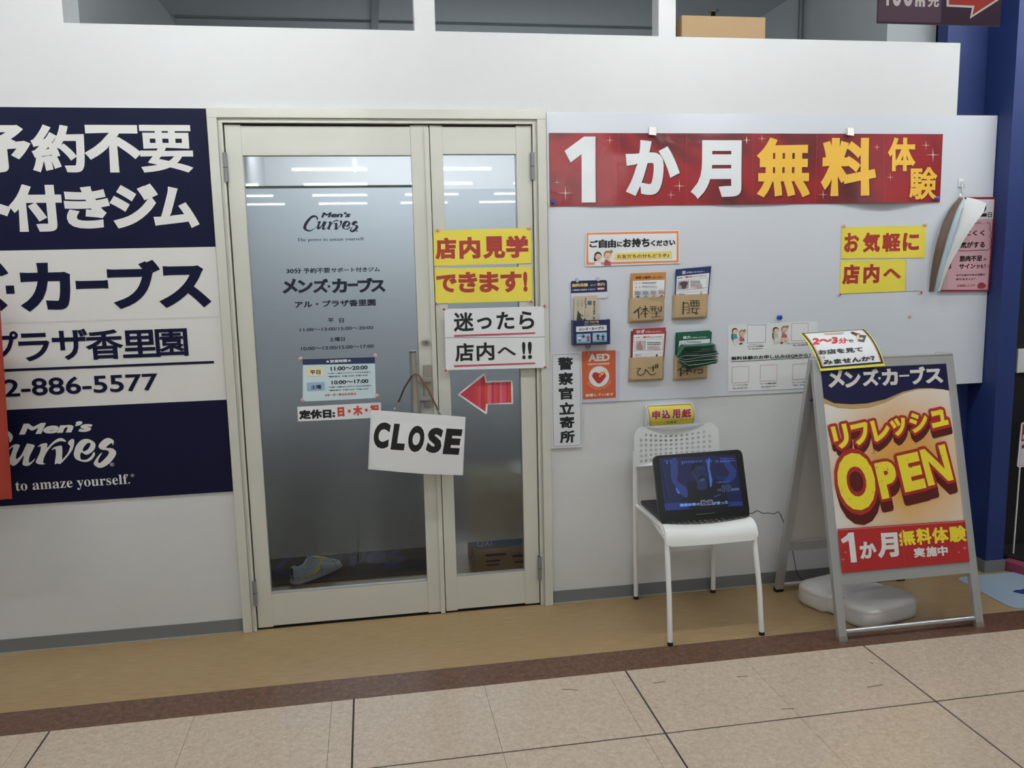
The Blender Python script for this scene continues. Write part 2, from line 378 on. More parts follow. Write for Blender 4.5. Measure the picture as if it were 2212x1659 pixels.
class Surf:
    """flat face in the place: pixel -> local 2D, local 2D (+ height above the face) -> 3D"""
    def __init__(s, P0, U, V):
        s.P0 = Vector(P0); s.U = Vector(U).normalized(); s.V = Vector(V).normalized(); s.N = s.U.cross(s.V).normalized()
        if s.N.dot(CAM-s.P0) < 0: s.N = -s.N
    def px(s, u, v):
        p = on_plane(u, v, s.P0, s.N)-s.P0; return (p.dot(s.U), p.dot(s.V))
    def to3(s, a, b, d=0): return s.P0+s.U*a+s.V*b+s.N*d
def wall_surf(Y): return Surf((0, Y, 0), (1, 0, 0), (0, 0, 1))
class Map(Surf):
    """flat pixel lookup on a base surface, bent by fn when laid in 3D"""
    def __init__(s, base, fn): s.b = base; s.fn = fn; s.N = base.N
    def px(s, u, v): return s.b.px(u, v)
    def to3(s, a, b, d=0): return s.fn(a, b, d)
class Print:
    """flat inks laid on a surface, one part per name and colour"""
    def __init__(s, surf, parent, d0=.0004, step=None, sub=0, eps=7e-5):
        s.EPS = eps; s.sub = sub; s.s = surf; s.par = parent; s.d = d0; s.mb = {}; s.step = step
    def _put(s, v2, f, m, name):
        if s.sub:
            v2 = [tuple(q) for q in v2]; st = list(f); f = []; mid = {}
            while st:
                t = st.pop()
                if len(t) > 3: st += [(t[0], t[i], t[i+1]) for i in range(1, len(t)-1)]; continue
                L = [(math.dist(v2[t[i]], v2[t[(i+1) % 3]]), i) for i in range(3)]; l, i = max(L)
                if l <= s.sub: f.append(t); continue
                a, b, c = t[i], t[(i+1) % 3], t[(i+2) % 3]; k = (min(a, b), max(a, b))
                if k not in mid: mid[k] = len(v2); v2.append(((v2[a][0]+v2[b][0])/2, (v2[a][1]+v2[b][1])/2))
                st += [(a, mid[k], c), (mid[k], b, c)]
        s.d += s.EPS; k = (name, m.name)
        if k not in s.mb: s.mb[k] = (MB(), m)
        s.mb[k][0].add([s.s.to3(x, y, s.d) for x, y in v2], f)
    def poly(s, pts, m, name='printed_panel', z=None, holes=(), smooth=0):
        if z: pts = [s.s.px(*z(*p)) for p in pts]; holes = [[s.s.px(*z(*p)) for p in h] for h in holes]
        if smooth: pts = smooth_poly(pts, smooth); holes = [smooth_poly(h, smooth) for h in holes]
        v, f = fill(pts, holes, s.step); s._put(v, f, m, name)
    def rect(s, x0, y0, x1, y1, m, name='printed_panel', z=None, r=0):
        if z: (x0, y0), (x1, y1) = s.s.px(*z(x0, y0)), s.s.px(*z(x1, y1))
        x0, x1 = sorted((x0, x1)); y0, y1 = sorted((y0, y1))
        pts = rrect(x0, y0, x1, y1, r) if r else [(x0,y0),(x1,y0),(x1,y1),(x0,y1)]
        s.poly(pts, m, name)
    def frame(s, x0, y0, x1, y1, t, m, z=None, name='printed_border'):
        if z: (x0, y0), (x1, y1) = s.s.px(*z(x0, y0)), s.s.px(*z(x1, y1))
        x0, x1 = sorted((x0, x1)); y0, y1 = sorted((y0, y1))
        s.poly([(x0,y0),(x1,y0),(x1,y1),(x0,y1)], m, name, holes=[[(x0+t,y0+t),(x1-t,y0+t),(x1-t,y1-t),(x0+t,y1-t)]])
    def text(s, body, LL, UR, m, w=0, z=z1, LR=None, shear=0, name='lettering', dx=0, dy=0, grow=0):
        """letters stretched to the box LL-UR (pixels through zoom frame z); LR tilts it; w = stroke weight"""
        v, f, bb = bold(body, w, grow, shear)
        if not v: return
        x0, y0, x1, y1 = bb
        a = Vector(s.s.px(*z(*LL))); c = Vector(s.s.px(*z(*UR)))
        if LR is not None:
            b = Vector(s.s.px(*z(*LR))); e1 = b-a; e2 = c-b
            if not isinstance(s.s, CardSurf): n = Vector((-e1.y, e1.x)).normalized(); e2 = n*e2.dot(n)
        else: e1 = Vector((c.x-a.x, 0)); e2 = Vector((0, c.y-a.y))
        q = []
        for x, y in v:
            p = a+e1*((x+dx-x0)/(x1-x0))+e2*((y+dy-y0)/(y1-y0)); q.append((p.x, p.y))
        s._put(q, f, m, name)
    def done(s):
        for (name, _), (mb, m) in s.mb.items(): mb.build(name, m, s.par)
def bars(p, z, x0, x1, y, n, dy, m, h=None, jag=.15):
    """unreadable small print: rows of short dashes"""
    for i in range(n):
        x = x0; xe = x1-(x1-x0)*random.random()*jag
        yy = y+i*dy; h_ = h or dy*.45
        while x < xe:
            L = (x1-x0)*random.uniform(.05, .12)
            p.rect(x, yy, min(x+L, xe), yy+h_, m, 'small_print', z); x += L*1.25
def sheet(name, surf, quad, m, z=z1, parent=None, thick=.0006, r=0, step=None, lift=0):
    """a sheet of paper/board: quad in pixels -> local outline, thickness towards the viewer"""
    pts = [surf.px(*z(*p)) for p in quad]
    mb = MB(); plate(mb, pts, [], lambda x, y, d: surf.to3(x, y, lift+thick-d), thick, step)
    return mb.build(name, m, parent)

# ------------------------------------------------------------------ the shopfront wall, floor, ceiling
XL, XR = -3.2, 2.597
DL, DR, DT = -.572, .739, 2.097
WT = 2.396
wall = MB()
for b in ((XL, DL, 0, .08, 0, WT), (DL, DR, 0, .08, DT, WT), (DR, XR, 0, .08, 0, WT), (XL, -1.052, 0, .08, WT, 2.9), (.226, .307, 0, .08, WT, 2.9), (1.221, 1.294, 0, .08, WT, 2.9)):
    wall.box(*b)
struct(wall.build('wall_front', WALLPAPER))
b = MB().box(2.60, 2.80, .09, .16, 0, 2.9); struct(b.build('wall_right', BLUEWALL))
piers = MB().box(2.80, 2.893, -.09, .5, 0, 2.9); struct(piers.build('wall_pillar', BLUEWALL))
for nm, x0, x1, y0, y1 in (('baseboard_left', XL, DL, -.006, 0), ('baseboard_right', DR, XR, -.006, 0)):
    o = struct(MB().box(x0, x1, y0, y1, 0, .056).build(nm, SKIRT)); c = MB().box(x0, x1, y0-.004, y0, 0, .004).build('caulk_line', CAULK, o)
struct(MB().box(2.793, 2.90, -.097, .5, 0, .056).build('baseboard_pillar', SKIRT))
struct(MB().box(XL, 4.6, -30, 6.2, 2.9, 2.98).build('ceiling', CEIL))
fl = struct(MB().box(-6, 7, -30, .0, -.06, -.004).box(-6, 7, 0, 6.2, -.06, 0).build('floor', BEIGEFLOOR))
MB().box(XL, 4.6, -.503, .0, -.02, 0).build('woodlook_strip', WOODVINYL, fl)
MB().box(XL, 4.6, -.660, -.5032, -.02, 0.0).build('border_strip', GRANITE, fl)
MB().box(XL, 4.6, -2.4, -.6605, -.02, -.0025).build('joint_bed', JOINT, fl)
MB().box(XL, 4.6, .08, 1.25, -.02, .0006).build('shop_floor', SHOPFLOOR, fl)
MB().box(XL, 4.6, 1.25, 6.2, -.02, .0006).build('shop_carpet', mat('grey_carpet', '4A4A4C', .95), fl)
xs = [(-3.07, 1), (-2.614, 0), (-2.158, 0), (-2.085, 1), (-1.629, 0), (-1.172, 0), (-1.099, 1), (-.643, 0), (-.188, 0), (-.113, 1), (.345, 0), (.80, 0), (.869, 1), (1.33, 0), (1.821, 1), (2.34, 0), (2.73, 0), (2.80, 1), (3.26, 0), (3.72, 0), (4.4, 0)]
ys = [(-.661, 0), (-1.085, 1), (-1.54, 0), (-2.0, 1), (-2.4, 0)]
for i in range(len(xs)-1):
    for j in range(len(ys)-1):
        g = lambda k: .0032 if k else .0006
        MB().box(xs[i][0]+g(xs[i][1]), xs[i+1][0]-g(xs[i+1][1]), ys[j+1][0]+g(ys[j+1][1]), ys[j][0]-(g(ys[j][1]) if j else 0), -.02, 0).build('tile', TILE, fl)
# inside of the shop
struct(MB().box(2.374, 2.44, .26, 6, 0, 2.9).box(2.374, 2.62, .2, .26, 0, 2.9).build('wall_shop_right', INWALL))
struct(MB().box(-1.08, -1.02, .08, 6, 0, 2.9).build('wall_shop_left', INWALL))
struct(MB().box(-1.08, 2.44, 6, 6.1, 0, 2.9).build('wall_shop_back', INWALL))
struct(MB().box(.09, .13, 1.1, 5.9, 2.87, 2.9).build('trim_1', INWALL)); struct(MB().box(-1, 2.37, 1.74, 1.76, 2.89, 2.9).build('trim_2', mat('grey_joint', '6F7478', .8)))
struct(MB().tube([(2.355, .96, 0), (2.355, .96, 2.9)], .014).build('trim_3', mat('grey_pipe', '5F656C', .5)))
struct(MB().box(2.893, 4.6, .1, .16, 0, 2.9).build('wall_far', mat('unlit_opening', '0D0C0D', .7)))  # black panel stands in for the unlit opening beyond the pillar

# mall tubes: rows along x, the nearest an added wall fill, and one line of tubes running towards the shop (mirrored in door head and glass)
def fixture(x0, y0, x1, y1, tm=None):
    t = thing('ceiling_light', 'bare white fluorescent tube fitting under the mall ceiling', 'ceiling light', ((x0+x1)/2, (y0+y1)/2, 2.9), 'fluorescent tubes under the mall ceiling')
    MB().bar((x0, y0, 2.887), (x1, y1, 2.887), .09, .026).build('housing', WHITEPLASTIC, t)
    MB().tube([(x0, y0, 2.85), (x1, y1, 2.85)], .018, 8).build('tube', tm or TUBE, t)
TUBE = mat('lit_tube', 'F0F8FF', .4, emit=LAMP, var=0)
TUBE_ADDED = mat('added_tube_near', 'F2F9FF', .4, emit=LAMP*3.55, var=0)  # nearest row is added, extra strong, to brighten the upper wall
for ry in (-.95, -2.2, -4.5, -6.8, -9.1, -11.4, -13.7, -16.0):
    for cx in (-2.77, -.98, .82, 2.60)+((3.7,) if ry == -.95 else ()):
        fixture(cx, ry, cx+1.05, ry, TUBE_ADDED if ry == -.95 else None)
for ry in (-4.4, -5.8, -8.0):
    fixture(-.1, ry, -.1, ry-1.3)

# ------------------------------------------------------------------ door frame and leaves
fr = sroot('trim_4')                                   # ivory door frame
for sx, x0 in ((1, DL), (-1, DR)):
    m = MB(); m.box(*sorted((x0, x0+sx*.036)), -.022, .08, 0, 2.061); m.box(*sorted((x0+sx*.036, x0+sx*.045)), -.010, .08, 0, 2.052); m.box(*sorted((x0+sx*.045, x0+sx*.054)), -.016, .08, 0, 2.043)
    m.build('jamb', IVORY, fr, bevel=.0015)
m = MB(); m.box(DL, DR, -.022, .08, 2.061, DT); m.box(DL+.036, DR-.036, -.010, .08, 2.052, 2.061); m.box(DL+.045, DR-.045, -.016, .08, 2.043, 2.052); m.build('head', IVORY, fr, bevel=.0015)
MB().box(DL+.054, DR-.054, .0, .08, 0.0, .0025).build('threshold', RUBBER, fr)
MB().box(DL+.054, DL+.066, .042, .08, .003, 2.043).box(DR-.066, DR-.054, .042, .08, .003, 2.043).box(DL+.066, DR-.066, .042, .08, 2.030, 2.043).box(.262, .274, .041, .05, .003, 2.03).build('gap_blackout', RUBBER, fr)  # black strips added behind the door gaps to keep them dark
def leaf(name, x0, x1, gx0, gx1, gz0, gz1, right=False):
    d = sroot(name); z0, z1 = .008, 2.038
    MB().box(x0, gx0, -.002, .04, z0, z1).build('stile', IVORY, d, bevel=.0012)
    MB().box(gx1, x1, -.002, .04, z0, z1).build('stile', IVORY, d, bevel=.0012)
    MB().box(gx0, gx1, .0, .038, gz1, z1-.004).build('rail', IVORY, d, bevel=.001)
    MB().box(gx0, gx1, .0, .038, z0+.004, gz0).build('rail', IVORY, d, bevel=.001)
    MB().box(gx0, gx1, .001, .016, gz0, gz0+.006).build('glazing_bead', ALU, d)
    MB().box(gx0-.002, gx1+.002, .016, .021, gz0-.002, gz1+.002).build('glass_pane', GLASS, d)
    return d
d1 = leaf('door_1', -.5135, .2655, -.453, .194, .149, 1.923)
d2 = leaf('door_2', .270, .6815, .3205, .618, .158, 1.927)
MB().box(.2475, .2665, -.010, -.002, .003, 2.030).build('astragal', IVORY, d1, bevel=.001)
def film(d, x0, x1, z0, z1):
    MB().add([(x0, .0225, z0), (x1, .0225, z0), (x1, .0225, z1), (x0, .0225, z1)], [(0,1,2,3)]).build('frosted_film', FILM, d)
film(d1, -.452, .193, .294, 1.800); film(d2, .3215, .617, .300, 1.792)
MB().box(-.452, .193, .0226, .026, 1.800, 1.810).build('film_edge_strip', mat('grey_strip', '6E7678', .6), d1)
for d, hx, zs in ((d1, -.5165, ((1.932, 1.822), (.219, .112))), (d2, .6825, ((1.932, 1.822), (.225, .118)))):
    for a, c in zs:
        h = MB(); h.tube([(hx, -.014, c), (hx, -.014, a)], .0085, 12); h.box(hx-.006, hx+.006, -.016, .0, c, a); hh = h.build('hinge', HINGE, d, smooth=True)
        MB().tube([(hx, -.014, (a+c)/2-.001), (hx, -.014, (a+c)/2+.001)], .0088, 12).build('knuckle_joint', RUBBER, hh)
# lock plate, cylinder, pull handle
kx = wp(920, 738); k = MB(); k.disc((kx.x, -.002, kx.z), (0,-1,0), .0155, .008, 28); k.disc((kx.x, -.010, kx.z), (0,-1,0), .011, .006, 24)
kk = k.build('lock_cylinder', STEEL, d1, smooth=True, bevel=.001)
MB().disc((kx.x, -.0162, kx.z), (0,-1,0), .006, .002, 16).build('key_plug', CHROME, kk); MB().box(kx.x-.0008, kx.x+.0008, -.0188, -.018, kx.z-.004, kx.z+.004).build('keyhole', RUBBER, kk)
lp = MB().box(.209, .244, -.010, -.002, .905, 1.083).build('lock_plate', STEEL, d1, bevel=.002)
hx_, hy_ = wp(893, 780, -.065).x, -.065
ph = MB().tube([(hx_, hy_, .665), (hx_, hy_, 1.142)], .0155, 20).build('pull_handle', STEEL, d1, smooth=True)
MB().tube([(hx_, hy_, 1.142), (hx_, hy_, 1.149)], .0162, 20).build('end_cap', CHROME, ph)
for zc in (1.022, .945):
    MB().box(hx_+.006, .240, -.030, -.010, zc-.009, zc+.009).box(hx_-.006, hx_+.020, -.065, -.018, zc-.009, zc+.009).build('handle_bracket', STEEL, ph, bevel=.002)

# ------------------------------------------------------------------ inks
NAVY = mat('navy_print', '0D1030', .55, spec=.2, var=.015); NAVYTXT = ink('12162F', 1.0, .5); PWHITE = ink('E3E1DE', 1, .55); WHITE = ink('EDEFF2', 1, .5); INKBLACK = ink('15171A', 1, .5)
YELLOW = ink('F1DF54', 1, .45, coat=.3); RED = ink('A93A31', 1, .45, coat=.2); BRED = ink('A3262D', 1, .4, coat=.6); GOLD = ink('F2BE48', 1, .45, coat=.4)
PINKRED = ink('C24A63', 1, .5); GREY = ink('8F9296', 1); MIDGREY = ink('66696E', 1); SKIN = ink('E9C9A8', 1); HAIRB = ink('2E2A2A', 1); HAIRC = ink('A27E55', 1); TEAL = ink('4C9DAD', 1); PINK = ink('C0607A', 1)
# the logo wordmark, outline of each letter (in the frame of zoom R)
def q2r(p): return (.78*p[0]+501, .78*p[1]+.0466*p[0]+68.6)
LOGO = [([(615,430),(650,390),(648,345),(600,295),(540,275),(460,290),(350,380),(250,510),(210,620),(215,680),(270,730),(360,762),(430,755),(520,700),(630,615),(620,610),(500,690),(400,722),(330,700),(300,660),(310,590),(370,480),(460,370),(530,340),(590,345),(610,380)], [])]
for o_, h_ in (([(140,545),(185,500),(240,478),(290,485),(298,510),(250,620),(240,690),(250,700),(320,640),(400,480),(430,472),(515,490),(510,530),(450,650),(435,730),(450,755),(520,700),(525,710),(450,790),(380,803),(340,780),(345,730),(358,665),(350,655),(280,750),(205,803),(150,765),(145,700),(200,540),(185,525),(150,555)], []),
    ([(570,512),(620,475),(690,462),(712,480),(708,530),(800,440),(870,395),(930,388),(985,425),(980,442),(900,435),(800,480),(700,600),(655,700),(650,760),(680,768),(670,778),(610,782),(545,760),(545,720),(600,600),(612,530),(605,508),(575,520)], []),
    ([(778,555),(820,520),(900,500),(925,505),(935,560),(930,700),(935,705),(1010,620),(1050,520),(1045,500),(1018,470),(1025,440),(1070,402),(1105,408),(1112,450),(1080,570),(960,720),(905,770),(880,772),(860,765),(835,775),(820,768),(838,640),(835,570),(820,548),(785,565)], []),
    ([(1260,402),(1330,405),(1400,440),(1430,490),(1410,560),(1340,620),(1280,635),(1220,600),(1200,650),(1210,700),(1240,712),(1300,705),(1360,660),(1400,598),(1415,600),(1420,640),(1370,710),(1300,742),(1240,740),(1150,710),(1110,660),(1108,600),(1140,500),(1200,430)], [[(1335,458),(1355,480),(1320,550),(1260,585),(1240,575),(1250,530),(1300,470)]]),
    ([(1620,383),(1690,415),(1702,450),(1688,495),(1675,465),(1650,470),(1590,520),(1600,535),(1680,540),(1735,590),(1720,660),(1640,760),(1550,820),(1480,830),(1430,805),(1405,775),(1410,740),(1480,640),(1530,605),(1480,690),(1468,740),(1480,760),(1520,740),(1600,660),(1630,600),(1600,570),(1520,560),(1475,520),(1490,470),(1550,410)], [])):
    LOGO.append(([q2r(p) for p in o_], [[q2r(p) for p in h] for h in h_]))
def logo(p, fn, m):
    """fn maps the zoom-R frame to the print's local 2D"""
    for o_, hs in LOGO:
        v, f = fill(smooth_poly([fn(*q) for q in o_], 3), [smooth_poly([fn(*q) for q in h], 3) for h in hs])
        p._put(v, f, m, 'logo')

# ------------------------------------------------------------------ big blue and white sign board, left of the door
S0 = wall_surf(0.0)
bd = thing('sign_board', 'navy and white shop sign board with phone number on the wall left of the door', 'sign', (-1.3, 0, .6))
BX0, BX1 = -2.6, -.575
MB().box(BX0, BX1, -.006, 0, .60, 2.096).build('backing_board', PWHITE, bd)
p = Print(wall_surf(-.006), bd, d0=.0003)
p.rect(BX0, 1.578, BX1, 2.096, NAVY); zlow = wp(*zB(1450, 660)).z
p.rect(BX0, .60, BX1, zlow, NAVY)
Wt = PWHITE
for s_, x0, x1 in (('予', -150, 178), ('約', 218, 530), ('不', 560, 886), ('要', 908, 1222)):
    p.text(s_, (x0, 512), (x1, 208), Wt, .026 if s_ == '要' else .036 if s_ == '約' else .045, zA)
for s_, x0, x1, y0, y1 in (('ト', -180, 50, 880, 590), ('付', 78, 385, 893, 588), ('き', 425, 690, 872, 600), ('ジ', 722, 1000, 868, 585), ('ム', 990, 1255, 865, 603)):
    p.text(s_, (x0, y0), (x1, y1), Wt, .05, zA)
for s_, x0, x1, y0, y1, w_ in (('ズ', -260, 42, 1400, 1095, .045), ('カ', 145, 440, 1400, 1085, .045), ('ー', 488, 690, 1258, 1200, .03), ('ブ', 705, 1015, 1385, 1072, .04), ('ス', 1030, 1330, 1377, 1105, .045)):
    p.text(s_, (x0, y0), (x1, y1), NAVY, w_, zA)
p.rect(42, 1288, 90, 1234, NAVY, 'lettering', zA)
for s_, x0, x1, y0, y1 in (('プ', -50, 112, 405, 222), ('ラ', 130, 310, 418, 232), ('ザ', 345, 555, 410, 207), ('香', 560, 778, 408, 210), ('里', 790, 998, 395, 212), ('園', 1003, 1195, 388, 204)):
    p.text(s_, (x0, y0), (x1, y1), NAVY, .022, zB)
a_ = p.s.px(*zB(1370, 428)); b_ = p.s.px(*zB(1370, 413)); p.rect(BX0+.1, a_[1], a_[0], b_[1], NAVY, 'rule')
p.text('072-886-5577', (-190, 655), (1030, 490), NAVY, .018, zB, LR=(1015, 600))
p.text('Men’s', (290, 340), (1420, 125), Wt, .05, zQ, LR=(1390, 290), shear=.25)
def f_b(x, y):                                         # zoom R frame -> zoom Q pixels -> board
    X = (x-501)/.78; return p.s.px(*zQ(X, (y-68.6-.0466*X)/.78))
logo(p, f_b, Wt)
p.text('®', (1645, 812), (1706, 752), Wt, 0, zQ)
p.text('𝐓𝐡𝐞 𝐩𝐨𝐰𝐞𝐫 𝐭𝐨 𝐚𝐦𝐚𝐳𝐞 𝐲𝐨𝐮𝐫𝐬𝐞𝐥𝐟.', (-850, 1290), (1950, 920), Wt, 0, zQ, LR=(1950, 1110))
p.text('®', (1955, 968), (2005, 920), Wt, 0, zQ)
a_ = p.s.px(*zA(1400, 1432)); p.rect(BX0, a_[1], BX1, a_[1]-.0012, ink('B5B3B2'), 'seam')
p.done()

# red cloth banner edge, far left
rb = thing('banner', 'narrow red cloth banner hanging in front of the navy sign at the left edge', 'banner', (-1.6, -.16, .6))
def rbf(u, v):
    x = -2.25+.815*u+.012*(v); z = .66+.76*(1-v)*1.0
    return (x, -.16+.006*math.sin(u*40)+.004*math.sin(v*9), z)
tl = wp(0, 640, -.16); br = wp(26, 1078, -.16)
MB().grid(lambda u, v: (br.x-.6*(1-u)-(br.x-tl.x+.002)*(1-v)*1.0, -.16+.005*math.sin(u*34), br.z+(tl.z-br.z+.02)*(1-v)), 30, 12, .001).build('cloth', mat('red_cloth', '9E3524', .8, bump=.3, bscale=400), rb, smooth=True)
for zz in (.2, .62, .97):
    z_ = tl.z-(tl.z-br.z)*zz; MB().box(br.x-.6-.035*(1-zz), br.x-.045*(1-zz), -.1685, -.1665, z_-.001, z_+.001).build('fold_crease', mat('red_seam', '96301F', .8), rb)
MB().tube([(br.x-.60, -.155, .0), (br.x-.64, -.155, 1.5)], .008).build('pole', WHITEPLASTIC, rb)
MB().disc((br.x-.60, -.155, .0), (0,0,1), .12, .02).build('base', WHITEPLASTIC, rb)

# ------------------------------------------------------------------ lettering on the door glass
gs = wall_surf(.0155)
p = Print(gs, d1, d0=.0003)
p.text('Men’s', (455, 208), (643, 172), NAVYTXT, .05, zC, shear=.25)
logo(p, lambda x, y: gs.px(*zR(x, y)), NAVYTXT)
p.text('®', (678, 300), (690, 288), NAVYTXT, .03, zC)
p.text('𝐓𝐡𝐞 𝐩𝐨𝐰𝐞𝐫 𝐭𝐨 𝐚𝐦𝐚𝐳𝐞 𝐲𝐨𝐮𝐫𝐬𝐞𝐥𝐟.', (304, 366), (732, 332), ink('2A3140'), 0, zC)
p.text('30分', (233, 567), (328, 530), NAVYTXT, .035, zC); p.text('予約不要', (342, 565), (512, 527), NAVYTXT, .03, zC); p.text('サポート付きジム', (520, 560), (830, 522), NAVYTXT, .03, zC)
for s_, x0, x1, y0, y1 in (('メ', 210, 300, 694, 598), ('ン', 308, 400, 690, 605), ('ズ', 405, 500, 690, 598), ('カ', 527, 620, 690, 597), ('ー', 625, 690, 648, 628), ('ブ', 690, 785, 688, 592), ('ス', 775, 864, 684, 606)):
    p.text(s_, (x0, y0), (x1, y1), NAVYTXT, .05, zC)
p.rect(498, 655, 513, 640, NAVYTXT, 'lettering', zC)
p.text('アル・プラザ香里園', (288, 786), (803, 728), NAVYTXT, .04, zC)
p.text('平', (500, 880), (534, 850), NAVYTXT, .03, zC); p.text('日', (572, 880), (600, 851), NAVYTXT, .03, zC)
p.text('11:00〜13:00/15:00〜20:00', (320, 937), (788, 900), NAVYTXT, .02, zC)
p.text('土曜日', (508, 1000), (606, 970), NAVYTXT, .025, zC)
p.text('10:00〜13:00/15:00〜17:00', (328, 1058), (792, 1018), NAVYTXT, .02, zC)
p.done()
PB = .0150                                            # front face of things stuck on the glass
def pin(u, v, Y, m, kind='pin', label='', r=.0075, group=None):
    q = wp(u, v, Y)
    if kind == 'star':
        t = thing('star_magnet', label, 'magnet', (q.x, Y, q.z), group)
        pts = []
        for i in range(8):
            a = math.pi/4*i+math.pi/2; R = .0115 if i % 2 == 0 else .0055
            pts.append((q.x+R*math.cos(a), q.z+R*math.sin(a)))
        mb = MB(); plate(mb, pts, [], lambda x, y, d: (x, Y-.002+d, y), .002); mb.build('white_star', ink('EED9D6'), t)
        pts = [(q.x+(x-q.x)*.62, q.z+(y-q.z)*.62) for x, y in pts]
        mb = MB(); plate(mb, pts, [], lambda x, y, d: (x, Y-.0028+d, y), .0008); mb.build('red_star', ink('A3384A'), t)
    else:
        t = thing('round_magnet' if kind == 'round' else 'push_pin', label, 'magnet' if kind == 'round' else 'pin', (q.x, Y, q.z), group)
        if kind == 'round':
            MB().disc((q.x, Y, q.z), (0,-1,0), r, .005, 16, 1).build('cap', m, t, smooth=True)
            MB().disc((q.x, Y-.005, q.z), (0,-1,0), r*.5, .0012, 12).build('centre', ink('D89AA8'), t)
        else:
            MB().tube([(q.x, Y, q.z), (q.x, Y-.004, q.z), (q.x, Y-.007, q.z), (q.x, Y-.016, q.z), (q.x, Y-.018, q.z)], [r*.95, r*.95, r*.6, r, r*.7], 14).build('cap', m, t, smooth=True)
            MB().tube([(q.x, Y+.0015, q.z), (q.x, Y, q.z)], .001, 6).build('spike', STEEL, t)
    return t
PALEPINK = ink('E6BDC2', 1, .4); BLUEPIN = ink('1E56B4', 1, .3)
# hours notice
hn = thing('hours_notice', 'pale blue opening hours notice on the left door glass', 'notice', (-.13, PB, .95))
hs = wall_surf(PB)
sheet('laminated_sheet', hs, [(338,1385),(806,1362),(798,1100),(338,1112)], ink('D3E7EE', 1, .4, coat=.3), zC, hn, .0005)
p = Print(hs, hn, d0=.0008)
p.poly([(338,1150),(800,1140),(798,1100),(336,1113)], ink('25335A'), z=zC)
p.text('★営業時間★', (485, 1138), (648, 1112), WHITE, .03, zC)
p.rect(363, 1225, 470, 1165, ink('EFE6B8'), z=zC, r=.004); p.rect(366, 1318, 476, 1258, ink('9CBBD8'), z=zC, r=.004)
p.text('平日', (385, 1212), (450, 1182), NAVYTXT, .03, zC); p.text('土曜', (391, 1306), (456, 1276), NAVYTXT, .03, zC)
p.text('11:00〜20:00', (517, 1188), (752, 1152), NAVYTXT, .03, zC); p.text('10:00〜17:00', (523, 1275), (757, 1240), NAVYTXT, .03, zC)
p.text('*13時〜15時はメンテナンスのためお休み', (499, 1210), (772, 1190), NAVYTXT, .02, zC); p.text('*最終受付  午前:12:30  午後:19:30', (499, 1231), (752, 1210), NAVYTXT, .02, zC)
p.text('*13時〜15時はメンテナンスのためお休み', (504, 1299), (776, 1276), NAVYTXT, .02, zC); p.text('*最終受付  午前:12:30  午後:16:30', (504, 1318), (757, 1298), NAVYTXT, .02, zC)
p.text('※木・日・祝日はお休み', (480, 1351), (680, 1326), ink('C2473F'), .03, zC)
p.done()
for i, (x, y, w_) in enumerate(((323,1111,'upper left'), (802,1090,'upper right'), (338,1374,'lower left'), (814,1347,'lower right'))):
    pin(*zC(x, y), PB-.0006, PALEPINK, 'round', 'pale pink round magnet at %s corner of the pale blue hours notice' % w_, .0078)
tk = thing('closing_days_strip', 'white paper strip with black and red closing days, below the hours notice', 'notice', (-.13, PB, .86))
sheet('paper_strip', hs, [(308,1512),(842,1487),(838,1390),(302,1418)], WHITE, zC, tk, .0005)
p = Print(hs, tk, d0=.0008)
OR = ink('CF4A38')
p.text('定休日:', (316, 1498), (546, 1430), INKBLACK, .07, zC, LR=(546, 1488)); p.text('日・木・祝', (562, 1482), (828, 1402), OR, .07, zC, LR=(828, 1466))
p.done()

# ------------------------------------------------------------------ yellow and white signs taped over the narrow leaf
DS = wall_surf(-.004)
def sign(name, label, cat, surf, quad, m, z=z1, thick=.0006):
    c = surf.to3(*surf.px(*z(*quad[0])))
    t = thing(name, label, cat, c)
    pts = [surf.px(*z(*q)) for q in quad]
    mb = MB(); plate(mb, pts, [], lambda x, y, d: surf.to3(x, y, thick-d), thick, None); mb.build('sheet', m, t)
    return t, Print(surf, t, d0=thick+.0002)
t, p = sign('yellow_sign', 'yellow sign reading 店内見学 in red, uppermost on the narrow door leaf', 'sign', DS, [(66,432),(860,410),(855,122),(60,142)], YELLOW, zM)
for s_, x0, x1 in (('店', 80, 245), ('内', 275, 440), ('見', 470, 642), ('学', 655, 832)):
    p.text(s_, (x0, 378-(x0-80)*.018), (x1, 200-(x0-80)*.03), RED, .05, zM)
p.done()
t, p = sign('yellow_sign', 'yellow sign reading できます! in red, lower one on the narrow door leaf', 'sign', DS, [(78,738),(868,718),(862,437),(70,452)], YELLOW, zM)
for s_, x0, x1, y0, y1 in (('で', 88, 248, 650, 500), ('き', 268, 415, 650, 478), ('ま', 438, 592, 648, 478), ('す', 610, 778, 648, 475)):
    p.text(s_, (x0, y0), (x1, y1), RED, .045, zM)
p.text('!', (795, 642), (825, 478), RED, .05, zM)
p.done()
DS2 = wall_surf(-.018)
t, p = sign('direction_sign', 'white sign with black 迷ったら店内へ and pink underlines, right of the pull handle', 'sign', wall_surf(-.0235), [(163,1280),(972,1262),(962,760),(150,783)], WHITE, zM)
for s_, x0, x1, y0, y1 in (('迷', 228, 386, 968, 808), ('っ', 418, 535, 948, 850), ('た', 578, 718, 950, 803), ('ら', 762, 880, 948, 798), ('店', 240, 388, 1212, 1058), ('内', 415, 555, 1205, 1052), ('へ', 582, 732, 1165, 1090), ('!', 785, 810, 1193, 1050), ('!', 832, 862, 1190, 1048)):
    p.text(s_, (x0, y0), (x1, y1), INKBLACK, .028, zM)
for y0, y1 in ((1010, 972), (1255, 1218)):
    p.poly([(230, y0), (890, y0-25), (890, y1), (230, y1+22)], PINKRED, 'underline', z=zM)
p.poly([(158,1014),(968,1008),(968,1012),(158,1018)], GREY, 'seam', z=zM)
p.done()
